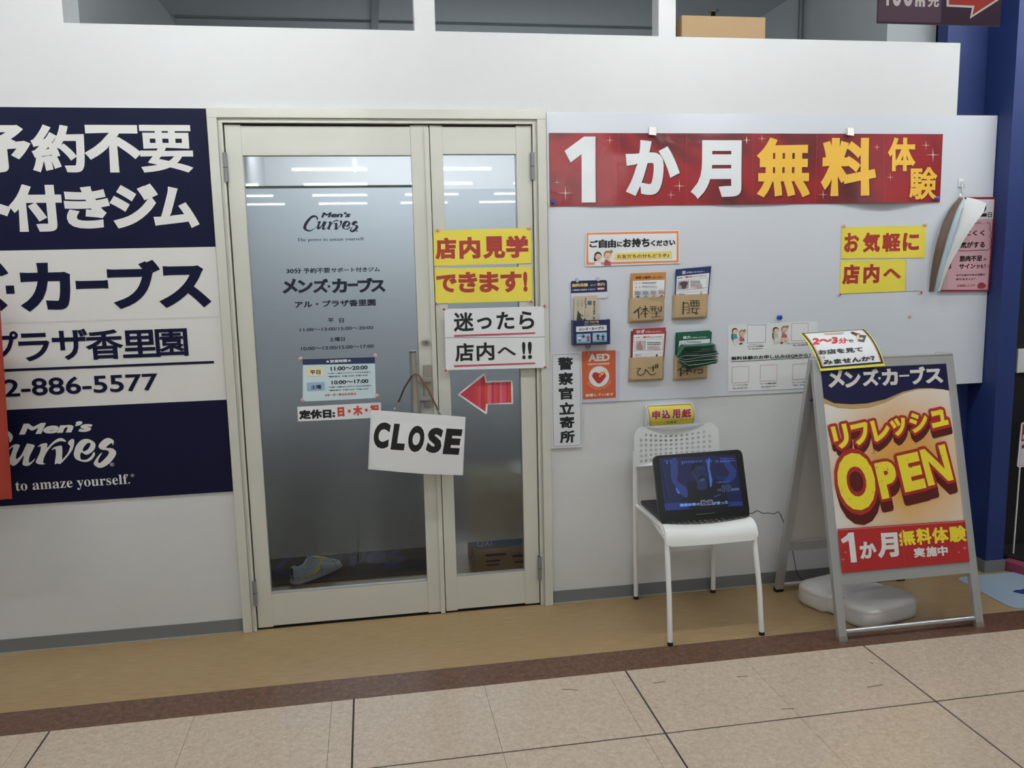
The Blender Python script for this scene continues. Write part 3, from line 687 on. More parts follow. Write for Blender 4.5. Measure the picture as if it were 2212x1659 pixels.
for x, y, n_ in ((147,785,'top left'), (965,758,'top right'), (162,1284,'bottom left'), (972,1256,'bottom right')):
    pin(*zM(x, y), -.0243, None, 'star', 'red and white star magnet at the %s corner of the white direction sign' % n_)
for x, y, n_ in ((95,137,'left'), (838,120,'right')):
    pin(*zM(x, y), -.0048, PALEPINK, 'round', 'pale pink round magnet on the top %s corner of the upper yellow door sign' % n_, .0085)
for x, y, n_ in ((83,740,'left'), (857,722,'right')):
    pin(*zM(x, y), -.0048, None, 'star', 'star magnet under the bottom %s corner of the lower yellow door sign' % n_)
# red arrow sticker
ar = thing('arrow_sticker', 'red striped arrow with white edge pointing left on the narrow glass', 'sticker', (.47, PB, .95))
ps = Print(hs, ar, d0=.0003)
outer = [(948,632),(1180,438),(1195,440),(1203,510),(1440,503),(1446,715),(1218,720),(1212,800),(1198,808)]
ps.poly(outer, WHITE, 'white_border', z=zD)
inner = [(968,630),(1186,460),(1198,525),(1425,516),(1430,703),(1203,715),(1197,785)]
def clip(poly, x0, x1):
    def cut(P, xc, keep):
        o = []
        for i in range(len(P)):
            a, b = P[i], P[(i+1) % len(P)]; ia, ib = keep(a[0]), keep(b[0])
            if ia: o.append(a)
            if ia != ib: t = (xc-a[0])/(b[0]-a[0]); o.append((xc, a[1]+t*(b[1]-a[1])))
        return o
    return cut(cut(poly, x0, lambda x: x >= x0), x1, lambda x: x <= x1)
stc = [ink('C03A4E'), ink('CC4A33'), ink('D0536C'), ink('C4384A'), ink('D24B2E'), ink('D86C83')]
sx = [960,1100,1128,1155,1190,1215,1250,1272,1300,1325,1345,1380,1402,1418,1432]
for i in range(len(sx)-1):
    c_ = clip(inner, sx[i], sx[i+1])
    if len(c_) > 2: ps.poly(c_, stc[(0,1,2,3,4,5,3,2,4,5,2,3,1,4)[i]], 'red_stripe', z=zD)
ps.done()

# ------------------------------------------------------------------ CLOSE sign on its strap
cs = wall_surf(-.092)
cl = thing('hanging_sign', 'white card reading CLOSE hanging by a brown strap from the door pull', 'sign', cs.to3(*cs.px(905, 890)))
def bend(a, b, d): return (a, -.092-d-.006*math.sin((b-.62)*9), b)
cmap = Map(cs, bend)
pts = [cmap.px(*zD(*q)) for q in ((145,1298),(400,1322),(640,1342),(995,1355),(1018,830),(170,768))]
mb = MB(); plate(mb, pts, [], lambda x, y, d: bend(x, y, .0008-d), .0008, .04); mb.build('card', WHITE, cl, smooth=True)
p = Print(cmap, cl, d0=.001, sub=.03)
p.poly([(175,1120),(985,1185),(1000,918),(190,850)], ink('F2F3F5'), 'pasted_label', z=zD)
K = ink('0E1213')
for s_, x0, x1, y0, y1 in (('C', 188, 342, 1108, 882), ('L', 346, 478, 1122, 896), ('O', 496, 648, 1140, 912), ('S', 660, 808, 1148, 930), ('E', 812, 980, 1162, 940)):
    p.text(s_, (x0, y0), (x1, y1), K, .062, zD, LR=(x1-10, y0+8), shear=.08)
p.done()
STRAP = mat('brown_leather', '7A5138', .5)
def at(z, x, y, Y): return wp(*z(x, y), Y)
for i, (a, b_, Ya, m_) in enumerate((((418,700),(540,462),-.09, mat('dark_leather', '3C2422', .5)), ((600,455),(752,728),-.088, STRAP))):
    P, Q = at(zD, *a, Ya), at(zD, *b_, Ya); mid = (P+Q)/2+Vector((-.004 if i == 0 else .003, -.004, .004))
    MB().tube([P, (P+mid)/2, mid, (Q+mid)/2, Q], .0035, 8).build('strap', m_, cl, smooth=True)
top = [at(zD, 540, 462, -.09), at(zD, 565, 445, -.086), at(zD, 600, 455, -.088)]
MB().tube(top, .0035, 8).build('strap', STRAP, cl)
for a, b_ in (((418,700),(372,802)), ((752,728),(800,835))):
    P, Q = at(zD, *a, -.09), at(zD, *b_, -.094); mm = (P*.55+Q*.45)
    c_ = MB().tube([P, mm], .0045, 10).build('metal_clip', CHROME, cl, smooth=True)
    ring = [mm+(Q-mm)*(.5-.5*math.cos(t))+Vector((.004*math.sin(t), 0, 0)) for t in [k_*math.pi/6 for k_ in range(13)]]
    MB().tube(ring, .0013, 6).build('hook_ring', CHROME, c_, smooth=True)

# ------------------------------------------------------------------ magnetic white panel on the wall and what hangs on it
PX0, PX1, PZ0, PZ1 = .745, 2.797, .889, 2.091
pn = tag(recenter(MB().box(PX0, PX1, -.004, -.0005, PZ0, PZ1).build('magnetic_panel', mat('white_magnetic_sheet', 'DDE1EA', .22, coat=.4, var=.005, coat_rough=.12), None, bevel=.0008), (1.77, -.002, .889)),
         'large glossy white magnetic panel on the wall right of the door', 'panel')
PS = wall_surf(-.0048)
# long red banner
def wave(a, b, d):
    s_ = math.sin((a-.75)*3.53)
    t = max(0, (2.0-b)/.3)
    pr = 0
    for c_, w_, h_ in ((2.25, .16, .030), (1.02, .12, .006), (1.62, .2, .008)):
        pr += h_*math.exp(-((a-c_)/w_)**2)*t**1.5
    return (a, -.0052-pr-.0012-d-.0006*math.sin(a*31+b*17), b)
bt = thing('banner', 'long glossy red banner with 1か月無料体験 in white and yellow across the white panel', 'banner', (1.64, -.005, 1.715))
bx = [.754, 2.530]; bz = [1.716, 2.010]
bmap = Map(PS, wave)
mb = MB(); mb.grid(lambda u, v: wave(bx[0]+(bx[1]-bx[0])*u, bz[0]+(bz[1]-bz[0])*v, 0), 70, 8)
BREDM = bpy.data.materials.new('red_banner_print'); BREDM.use_nodes = True
nt = BREDM.node_tree; b_ = nt.nodes['Principled BSDF']; tc = nt.nodes.new('ShaderNodeTexCoord'); nz = nt.nodes.new('ShaderNodeTexNoise'); nz.inputs['Scale'].default_value = 2.2; nz.inputs['Detail'].default_value = 2; nz.inputs['Distortion'].default_value = 1.5
rp = nt.nodes.new('ShaderNodeValToRGB'); rp.color_ramp.elements[0].position = .35; rp.color_ramp.elements[0].color = (*lin('521A1F'), 1); rp.color_ramp.elements[1].position = .56; rp.color_ramp.elements[1].color = (*lin('962228'), 1)
nt.links.new(tc.outputs['Object'], nz.inputs['Vector']); nt.links.new(nz.outputs['Fac'], rp.inputs[0]); nt.links.new(rp.outputs[0], b_.inputs['Base Color'])
b_.inputs['Roughness'].default_value = .4; b_.inputs['Coat Weight'].default_value = .6; b_.inputs['Coat Roughness'].default_value = .12
nw = nt.nodes.new('ShaderNodeTexNoise'); nw.inputs['Scale'].default_value = 9; nw.inputs['Distortion'].default_value = 2.5
bp = nt.nodes.new('ShaderNodeBump'); bp.inputs['Strength'].default_value = .25; bp.inputs['Distance'].default_value = .004
nt.links.new(tc.outputs['Object'], nw.inputs['Vector']); nt.links.new(nw.outputs['Fac'], bp.inputs['Height']); nt.links.new(bp.outputs['Normal'], b_.inputs['Coat Normal'])
mb.build('banner_sheet', BREDM, bt, smooth=True)
p = Print(bmap, bt, d0=.0008, sub=.03)
DK = ink('421216', 1, .4); BW = ink('E9ECEF', 1, .4, coat=.4)
def shadowed(s_, z, x0, x1, y0, y1, m, w, off=7):
    p.text(s_, (x0+off, y0+off), (x1+off, y1+off), DK, w, z, name='letter_shadow'); p.text(s_, (x0, y0), (x1, y1), m, w, z)
p.poly([(398+7,903+7),(523+7,903+7),(523+7,312+7),(430,312+7),(415,318),(245+7,440),(300+7,545),(398+7,470)], DK, 'letter_shadow', z=zE)
p.poly([(398,903),(523,903),(523,312),(420,312),(245,440),(300,545),(398,470)], BW, 'lettering', z=zE)
shadowed('か', zE, 795, 1272, 838, 345, BW, .055); shadowed('月', zE, 1385, 1832, 858, 345, BW, .055)
shadowed('無', zF, 122, 545, 745, 282, GOLD, .036, 6); shadowed('料', zF, 622, 1052, 738, 282, GOLD, .042, 6)
shadowed('体', zF, 1138, 1365, 545, 280, GOLD, .040, 4); shadowed('験', zF, 1295, 1533, 765, 510, GOLD, .026, 4)
SPK = ink('F3D9D4', 1, .4)
for z, x, y, r in ((zE,650,345,38),(zE,178,722,32),(zE,252,818,75),(zE,1272,755,58),(zE,1197,835,40),(zE,1875,345,38),(zE,2012,330,35),(zF,163,288,30),(zF,40,300,32),(zF,1057,355,30),(zF,1440,340,38),(zF,1495,415,60),(zF,1148,592,30),(zF,637,725,40)):
    for a in (0, 90): 
        dx, dy = (r, r*.06) if a == 0 else (r*.06, r)
        p.poly([(x-dx, y), (x, y-dy if a else y-r*.05), (x+dx, y), (x, y+dy if a else y+r*.05)], SPK, 'sparkle', z=z)
for x, y0, y1, z in ((728, 935, 276, zE), (1335, 930, 278, zE), (1928, 915, 278, zE), (583, 785, 244, zF), (1105, 785, 244, zF)):
    a, b_ = p.s.px(*z(x, y0)), p.s.px(*z(x, y1)); c = (a[0]+b_[0])/2; p.rect(c-.0006, 1.7175, c+.0006, 2.0085, ink('A84A4C'), 'panel_seam')
p.done()
def clipmag(u, v, label):
    q = wp(u, v, -.012); t = thing('magnet_clip', label, 'clip', (q.x, -.005, q.z), 'steel clips along the top of the red banner')
    MB().box(q.x-.014, q.x+.014, -.0095, -.0048, q.z-.014, q.z+.016).build('magnet_base', WHITEPLASTIC, t, bevel=.001)
    MB().bar((q.x, -.020, q.z-.017), (q.x+.002, -.011, q.z+.016), .030, .0015, (0, 1, .3)).build('steel_flap', mat('clip_steel', 'A9A59E', .35, metal=.3), t)
clipmag(*zE(1032, 262), 'grey steel magnet clip on the banner top edge, nearer the door'); clipmag(*zF(853, 233), 'grey steel magnet clip on the banner top edge, nearer the blue pillar')
pin(*zE(144, 897), -.008, BLUEPIN, 'push', 'blue push pin at the lower left corner of the red banner', .0075)
pin(*zF(1522, 756), -.010, BLUEPIN, 'push', 'blue push pin at the lower right corner of the red banner', .0085)
pin(*zH(683, 218), -.005, BLUEPIN, 'push', 'blue push pin above the free trial application sheet', .0105)
pin(*zF(802, 968), -.0078, PALEPINK, 'round', 'pale pink round magnet left above the yellow お気軽に sign', .0085)
pin(*zF(1440, 957), -.0078, PALEPINK, 'round', 'pale pink round magnet right above the yellow お気軽に sign', .0085)
pin(*zH(2043, 205), -.005, PALEPINK, 'round', 'lone pale pink round magnet right of the small yellow sign', .0075)
pin(*zF(775, 1503), -.0078, None, 'star', 'red and white star magnet at the lower left of the yellow 店内へ sign')
pin(*zF(1408, 1490), -.0078, None, 'star', 'small star magnet at the clear sheet corner right of the yellow 店内へ sign')
# take-one notice
ORANGE = ink('E98B58', 1, .45)
t, p = sign('take_one_notice', 'white notice with orange border and two cartoon women under the red banner', 'notice', wall_surf(-.0075), [(432,1475),(1278,1447),(1275,1150),(437,1168)], WHITE, zE)
p.poly([(440,1462),(1268,1438),(1268,1157),(445,1174)], ORANGE, 'printed_border', z=zE)
v0 = p.s.px(*zE(460, 1440)); v1 = p.s.px(*zE(1252, 1175)); p.poly(rrect(v0[0], v0[1], v1[0], v1[1]-.001, .006), WHITE)
for s_, x0, x1, y0, y1 in (('ご', 470, 548, 1305, 1240), ('自', 552, 628, 1310, 1232), ('由', 634, 708, 1308, 1232), ('に', 716, 765, 1300, 1252), ('お', 770, 845, 1303, 1225), ('持', 848, 930, 1303, 1222), ('ち', 935, 1008, 1300, 1222), ('く', 1018, 1060, 1292, 1240), ('だ', 1068, 1122, 1292, 1240), ('さ', 1128, 1178, 1290, 1238), ('い', 1184, 1238, 1286, 1238)):
    p.text(s_, (x0, y0), (x1, y1), INKBLACK, .055, zE)
p.poly([(700,1355),(1205,1338),(1207,1402),(700,1420),(688,1408),(697,1390)], ink('F0D878'), z=zE)
p.text('お友だちの分もどうぞ♪', (717, 1405), (1182, 1358), INKBLACK, .02, zE)
def girl(p, z, x, y, s, hair, top, bun=False, closed=True):
    """small clip-art woman: x, y centre of the face"""
    el = lambda cx, cy, rx, ry, n=14: [(x+s*(cx+rx*math.cos(2*math.pi*i/n)), y+s*(cy+ry*math.sin(2*math.pi*i/n))) for i in range(n)]
    p.poly(el(0, -.15, 1.0, 1.1), hair, 'hair', z=z)
    if bun: p.poly(el(1.0, -1.0, .42, .42), hair, 'hair', z=z)
    else: p.poly(el(-.6, .7, .5, .7), hair, 'hair', z=z)
    p.poly([(x-s*.9, y+s*2.6), (x-s*.7, y+s*1.2), (x+s*.7, y+s*1.2), (x+s*.9, y+s*2.6)], top, 'clothes', z=z)
    p.poly(el(.1, .15, .8, .85), SKIN, 'face', z=z)
    p.poly(el(.1, .55, .22, .12), ink('B4534C'), 'mouth', z=z)
    for ex in (-.2, .4): p.poly(el(ex, .1, .1, .07, 8), HAIRB, 'eye', z=z)
    p.poly(el(.45, 1.4, .3, .25), SKIN, 'hand', z=z)
girl(p, zE, 545, 1385, 34, HAIRB, WHITE); girl(p, zE, 630, 1375, 34, HAIRC, ink('B0495A'), True)
p.done()
# right yellow signs
t, p = sign('yellow_sign', 'yellow sign reading お気軽に in red on the panel right of centre', 'sign', wall_surf(-.0062), [(783,1225),(1437,1217),(1447,965),(790,980)], YELLOW, zF)
for s_, x0, x1, y0, y1 in (('お', 805, 925, 1175, 1022), ('気', 950, 1090, 1175, 1020), ('軽', 1103, 1250, 1172, 1022), ('に', 1262, 1396, 1165, 1022)):
    p.text(s_, (x0, y0), (x1, y1), RED, .045, zF)
p.done()
t, p = sign('yellow_sign', 'yellow sign reading 店内へ in red, directly below the お気軽に sign', 'sign', wall_surf(-.0062), [(773,1498),(1281,1478),(1293,1232),(781,1240)], YELLOW, zF)
for s_, x0, x1, y0, y1 in (('店', 792, 930, 1425, 1268), ('内', 955, 1085, 1418, 1265), ('へ', 1110, 1252, 1382, 1300)):
    p.text(s_, (x0, y0), (x1, y1), RED, .05, zF)
p.done()
cv = sheet('clear_sheet', wall_surf(-.0062), [(1290,1478),(1425,1472),(1440,1222),(1290,1225)], mat('clear_sleeve', 'D5D8DE', .35), zF); recenter(cv, (2.45, -.006, 1.33))
tag(cv, 'clear plastic sheet end showing beside the yellow 店内へ sign', 'plastic sheet')
# application sheet with the codes left out
t, p = sign('application_sheet', 'white sheet with cartoon people and coloured empty frames, partly hidden behind the A-frame sign', 'notice', wall_surf(-.0055), [(155,990),(1075,950),(1087,258),(160,298)], WHITE, zH)
BLUEF = ink('4C6FA8'); PKF = ink('C27F86')
for x0, y0, x1, y1, m in ((353,487,551,292,BLUEF), (812,465,990,275,PKF), (195,903,375,723,PKF), (487,886,668,708,PKF), (822,870,1000,696,PKF)):
    p.frame(x0, y0, x1, y1, .0016, m, zH)
GT = ink('303338')
for tx, x0, x1, y0, y1 in (('メンズカーブス', 377, 507, 508, 492), ('アルプラザ香里園店', 357, 527, 530, 511), ('TEL  072-886-5577', 362, 520, 552, 536), ('カープスアルプラザ香', 780, 985, 497, 478), ('TEL  072-838-20', 826, 985, 515, 497),
    ('カープスベル大利', 205, 360, 930, 912), ('TEL  072-827-7227', 205, 360, 962, 944), ('カープス寝屋川緑町', 492, 662, 915, 895), ('TEL  072-811-7211', 498, 655, 946, 928), ('カープス香里', 820, 985, 902, 884), ('TEL  072-8', 826, 985, 930, 912)):
    p.text(tx, (x0, y0), (x1, y1), GT, .03, zH)
p.text('無料体験のお申し込みはQRから！', (190, 668), (1010, 590), INKBLACK, .03, zH, LR=(1010, 632))
p.poly([(186,678),(1012,632),(1012,637),(186,683)], INKBLACK, 'underline', z=zH)
def seated(z, x, y, s, shirt, hair, flip=1):
    P = lambda L: [(x+flip*s*a, y+s*b) for a, b in L]
    p.poly(P([(-.8,.2),(-.9,1.6),(-.3,2.4),(.2,2.2),(-.2,1.4)]), ink('35393F'), 'chair', z=z)
    p.poly(P([(-.5,.5),(.4,.5),(.7,1.5),(.6,2.0),(-.5,2.0)]), shirt, 'clothes', z=z, smooth=2)
    p.poly(P([(-.3,1.9),(.8,1.7),(1.5,2.4),(1.6,3.0),(1.2,3.1),(.6,2.5),(.2,3.3),(-.3,3.2)]), ink('E6DDD2'), 'legs', z=z, smooth=2)
    p.poly(P([(1.2,2.9),(1.9,2.7),(2.0,3.0),(1.3,3.3)]), ink('2C2E33'), 'shoe', z=z)
    girlf = [(x+s*.75*math.cos(i/2), y-s*.3+s*.8*math.sin(i/2)) for i in range(13)]
    p.poly(girlf, hair, 'hair', z=z); p.poly([(a+s*.1, b+s*.15) for a, b in [((a-x)*.8+x, (b-y)*.8+y) for a, b in girlf]], SKIN, 'face', z=z)
seated(zH, 225, 372, 40, TEAL, ink('4A3128')); seated(zH, 650, 362, 40, ink('C8C4BE'), HAIRB)
girl(p, zH, 298, 385, 30, HAIRC, PINK, True); girl(p, zH, 738, 345, 32, HAIRC, PINK, True)
p.poly([(705,430),(775,430),(778,490),(765,490),(745,440),(735,485),(722,485)], SKIN, 'legs', z=zH)
p.done()
# police sign and AED sign
t, p = sign('police_sign', 'tall white plate with vertical black 警察官立寄所 beside the door frame', 'sign', wall_surf(-.0075), [(60,1462),(490,1438),(485,120),(30,140)], ink('DDE0E6', 1, .35, coat=.3), zN, .0012)
a = p.s.px(*zN(105, 1438)); b_ = p.s.px(*zN(462, 150)); a = (a[0]-.002, a[1]); 
p.poly(rrect(a[0], a[1], b_[0]+.001, b_[1], .01), ink('23262B'), 'border_line'); p.poly(rrect(a[0]+.0012, a[1]+.0012, b_[0]-.0002, b_[1]-.0012, .009), ink('DDE0E6', 1, .35, coat=.3), 'face_panel')
for s_, x0, x1, y0, y1 in (('警', 160, 365, 382, 198), ('察', 168, 368, 588, 405), ('官', 172, 372, 790, 610), ('立', 178, 384, 995, 818), ('寄', 185, 385, 1185, 1012), ('所', 188, 390, 1388, 1208)):
    p.text(s_, (x0, y0), (x1, y1), INKBLACK, .04, zN)
p.done()
lav = sheet('lilac_backing_sheet', wall_surf(-.0052), [(500,828),(1012,806),(1018,115),(500,130)], ink('C9C8E0', 1, .5), zN); 
recenter(lav, (.96, -.0055, .89)); tag(lav, 'pale lilac backing sheet showing behind the orange AED sign', 'backing sheet')
t, p = sign('aed_sign', 'orange AED sign with heart and yellow lightning bolt under the leaflet rack', 'sign', wall_surf(-.0062), [(512,785),(958,758),(955,115),(948,105),(500,125),(492,135),(505,780)], ink('C9603A', 1, .4, coat=.3), zN)
zn = zN
p.text('AED', (580, 262), (876, 150), ink('EFE9E4'), .05, zn); p.text('自動体外式除細動器', (575, 312), (872, 275), ink('EAD9CE'), .03, zn)
c0 = p.s.px(*zn(727, 468)); r_ = .0335*.64
rr = (p.s.px(*zn(868, 468))[0]-p.s.px(*zn(587, 468))[0])/2
circ = lambda R, n=36: [(c0[0]+R*math.cos(2*math.pi*i/n), c0[1]+R*math.sin(2*math.pi*i/n)) for i in range(n)]
p.poly(circ(rr), ink('E4E4E6'), 'white_disc')
p.poly([(725,568),(640,480),(637,440),(655,415),(690,408),(728,425),(762,405),(800,412),(820,445),(815,480)], ink('AD2F2F'), 'heart', z=zn, smooth=3)
p.poly([(725,478),(730,448),(738,452),(758,410),(775,425),(800,378),(828,390),(810,425),(795,415),(775,455),(758,440),(748,460),(756,466)], ink('EBC84D'), 'lightning_bolt', z=zn)
for i, ch in enumerate('Automated External Defibrillator'):
    if ch == ' ': continue
    an = math.radians(207+i*4.25); R0, R1 = rr*1.10, rr*1.24
    cx, cy = c0[0]+(R0+R1)/2*math.cos(an), c0[1]+(R0+R1)/2*math.sin(an)
    v, f = glyph(ch); sc_ = (R1-R0)/.72; ro = an+math.pi/2
    p._put([(cx+sc_*((x-.25)*math.cos(ro)-(y-.35)*math.sin(ro)), cy+sc_*((x-.25)*math.sin(ro)+(y-.35)*math.cos(ro))) for x, y in v], f, ink('EAD0C2'), 'lettering')
p.text('設置しています', (540, 748), (925, 688), ink('EFE3DA'), .035, zn, LR=(925, 728))
p.done()
# hook magnet under the rack
q = at(zS, 460, 1560, -.012)
hk = thing('spring_clip', 'small steel spring clip hanging between leaflet rack and AED sign', 'clip', (q.x, -.008, q.z))
MB().tube([at(zG, 420, 915, -.012), at(zG, 428, 940, -.014), at(zG, 440, 955, -.014), at(zG, 445, 985, -.012), at(zG, 447, 1020, -.011)], .0016, 8).tube([at(zG, 465, 912, -.012), at(zG, 460, 938, -.014), at(zG, 446, 955, -.014), at(zG, 440, 985, -.012), at(zG, 436, 1015, -.011)], .0016, 8).build('wire', CHROME, hk, smooth=True)
MB().box(q.x-.012, q.x+.010, -.010, -.0045, q.z-.008, q.z+.012).build('jaw', STEEL, hk, bevel=.001)

# leaflet rack (navy cardboard dispenser)
rk = thing('leaflet_rack', 'navy and white cardboard leaflet dispenser hanging from two clear hooks', 'leaflet rack', (.925, -.005, 1.14))
RN = ink('1B2454', 1, .45, coat=.2); rs = wall_surf(-.010)
px = lambda x, y, Y: at(zS, x, y, Y)
def sheet3(name, pts, m, par, thick=.0012, Y=None):
    """outline in zoom-S pixels on a plane y=Y, thickened towards the viewer"""
    s_ = wall_surf(Y); P = [s_.px(*zS(*q)) for q in pts]; mb = MB(); plate(mb, P, [], lambda x, y, d: (x, Y-thick+d, y), thick); return mb.build(name, m, par)
sheet3('back_card', [(120,1400),(100,950),(82,500),(82,150),(115,118),(830,97),(865,130),(868,370),(900,420),(945,580),(935,950),(930,1380)], ink('D6DAE2', 1, .4), rk, .0015, -.008)
sheet3('header_card', [(85,385),(80,150),(110,120),(835,98),(865,130),(868,350)], RN, rk, .001, -.010)
s_fl = [(95,520),(84,388),(868,355),(872,460),(850,488)]
sheet3('flap', s_fl, ink('DDE0E8', 1, .4), rk, .0015, -.012)
z0_ = px(140, 1518, -.045); z1_ = px(930, 955, -.045)
fx0, fx1, fz0, fz1 = z0_.x, z1_.x, z0_.z, z1_.z
bxm = MB(); bxm.box(fx0, fx1, -.046, -.0445, fz0, fz1); bxm.box(fx0-.0005, fx0+.001, -.045, -.0085, fz0, fz1); bxm.box(fx1-.001, fx1+.0005, -.045, -.0085, fz0, fz1+.0); bxm.box(fx0, fx1, -.045, -.0085, fz0-.001, fz0); bxm.build('pocket', RN, rk)
p = Print(wall_surf(-.0112), rk); GO = ink('DCC06A')
p.text('無料体験', (105, 255), (455, 165), GO, .05, zS, LR=(455, 240)); p.text('のご', (505, 232), (632, 182), GO, .03, zS); p.text('案内', (650, 228), (815, 152), GO, .04, zS)
p.text('ご自由にお持ちください', (106, 338), (628, 280), WHITE, .03, zS, LR=(628, 316))
a = p.s.px(*zS(648, 316)); b_ = p.s.px(*zS(820, 262)); p.poly(rrect(a[0], a[1], b_[0], b_[1], .0026), ink('C2364A'), 'red_capsule'); p.text('無料', (662, 312), (805, 262), WHITE, .04, zS)
p.done()
p = Print(wall_surf(-.0464), rk)
p.text('30分 予約不要', (380, 1035), (688, 985), GO, .03, zS); p.text('サポート付きジム', (368, 1085), (700, 1045), GO, .03, zS)
p.poly([(195,1230),(862,1198),(858,1075),(195,1112)], ink('E2E3EE'), 'name_strip', z=zS); p.text('メンズ・カーブス', (255, 1205), (796, 1108), NAVYTXT, .05, zS, LR=(796, 1172), shear=.1)
for x0, x1, y0, y1 in ((205, 508, 1480, 1262), (555, 862, 1452, 1235)):
    p.rect(x0, y0, x1, y1, ink('9FC0D6'), 'photo', zS); p.rect(x0, y0, x1, y0-45, ink('7E93A6'), 'photo_floor', zS)
def fig(p, z, x, y, s, top, bot, lean=0):
    P = lambda L: [(x+s*a, y+s*b) for a, b in L]
    p.poly(P([(-.22,-1),(.22,-1),(.22,-.6),(-.22,-.6)]), ink('3A2E2A'), 'figure_head', z=z)
    p.poly(P([(-.4,-.55),(.4,-.55),(.9,-.1+lean),(.8,.05+lean),(.35,-.1),(.35,.6),(-.35,.6),(-.35,0),(-.9,.2),(-.95,0)]), top, 'figure_top', z=z)
    p.poly(P([(-.35,.6),(.35,.6),(.6,1.7),(.25,1.7),(0,.9),(-.3,1.7),(-.65,1.7)]), bot, 'figure_legs', z=z)
fig(p, zS, 270, 1360, 42, WHITE, ink('1F2430')); fig(p, zS, 352, 1330, 50, ink('27406E'), ink('C8CCD6')); fig(p, zS, 455, 1350, 48, ink('B2303C'), ink('22252E'))
fig(p, zS, 670, 1320, 48, ink('1E2A52'), ink('22252E')); fig(p, zS, 778, 1330, 46, ink('262B3A'), ink('1C1F28'), .2)
p.done()
for i, (x, y) in enumerate(((220, 85), (675, 60))):
    q = px(x, y, -.015); c_ = MB().box(q.x-.0065, q.x+.0065, -.0085, -.0045, q.z-.010, q.z+.006).box(q.x-.005, q.x+.005, -.018, -.008, q.z-.012, q.z-.0095).box(q.x-.005, q.x+.005, -.018, -.0165, q.z-.012, q.z+.002).build('clear_hook', mat('hook_plastic', 'C3C9D0', .15, coat=.5), rk, bevel=.0006)
lf = thing('magazine', 'beige stretching leaflet with vertical writing standing in the navy rack', 'leaflet', px(400, 950, -.02))
s_ = wall_surf(-.022); P = [s_.px(*zS(*q)) for q in ((150,985),(640,985),(655,432),(155,455))]
mb = MB(); plate(mb, P, [], lambda x, y, d: (x, -.022-.004+d, y), .004); mb.build('cover', ink('C9BDA6', 1, .5), lf)
p = Print(wall_surf(-.0262), lf); DT = ink('2B2A2C')
for i, ch in enumerate('ストレッチ'): p.text(ch, (385, 530+i*46), (425, 490+i*46), DT, .04, zS)
for i, ch in enumerate('自宅でできる お'): 
    if ch != ' ': p.text(ch, (565, 595+i*50), (610, 552+i*50), DT, .04, zS)
p.rect(443, 640, 532, 552, ink('3F6E92'), z=zS)
p.poly([(205,975),(230,780),(200,770),(240,770),(300,880),(340,930),(320,975)], ink('33402F'), 'figure', z=zS); p.poly([(270,820),(350,880),(345,895),(275,850)], ink('2A2522'), 'figure', z=zS); p.poly([(290,860),(370,930),(340,960),(300,900)], SKIN, 'figure', z=zS); p.poly([(345,975),(370,930),(410,940),(410,975)], ink('48506E'), 'figure', z=zS)
for cx in (215, 250, 305, 330, 378, 440):
    for k in range(7): 
        y = 520+k*24+(220 if cx > 360 else 0); p.rect(cx, y, cx+12, y+16, GREY, 'small_print', zS)
p.done()

# four kraft pockets with their leaflets
def pocket(label, quad, z, Y=-.023):
    s_ = wall_surf(Y); P = [s_.px(*z(*q)) for q in quad]
    t = thing('kraft_pocket', label, 'envelope', (sum(q[0] for q in P)/4, -.005, min(q[1] for q in P)), 'kraft paper pockets on the white panel')
    (ax, az), (bx_, bz_), (cx, cz), (dx, dz) = P                       # LL LR UR UL
    def f(u, v):
        x = (ax*(1-u)+bx_*u)*(1-v)+(dx*(1-u)+cx*u)*v; zz = (az*(1-u)+bz_*u)*(1-v)+(dz*(1-u)+cz*u)*v
        b = min(1, v/.14); e = min(u, 1-u)/.06; e = min(1, e)
        return (x, -.006-(abs(Y)-.006)*(.25+.75*math.sin(b*math.pi/2))*(.45+.55*math.sin(e*math.pi/2))-.003*math.sin(u*math.pi), zz)
    MB().grid(f, 16, 10, .0008).build('front', KRAFT, t, smooth=True)
    MB().box(min(ax,dx)+.004, max(bx_,cx)-.002, -.0065, -.005, az+.004, dz-.002).build('back', KRAFT, t)
    return t, s_
def hand(t, z, strokes, w=7.5):
    """marker writing as brush strokes, in zoom pixels"""
    s_ = wall_surf(-.0272); p = Print(s_, t, d0=0); m = ink('221E1C', 1, .5)
    for st in strokes:
        ww = w
        if isinstance(st[0], (int, float)): ww, st = st[0], st[1]
        for a, b in zip(st, st[1:]):
            d = Vector((b[0]-a[0], b[1]-a[1])); L = d.length or 1; n = Vector((-d.y, d.x))/L*ww; e = d/L*ww*.5
            p.poly([(a[0]+n.x-e.x, a[1]+n.y-e.y), (b[0]+n.x+e.x, b[1]+n.y+e.y), (b[0]-n.x+e.x, b[1]-n.y+e.y), (a[0]-n.x-e.x, a[1]-n.y-e.y)], m, 'handwriting', z=z)
    p.done()
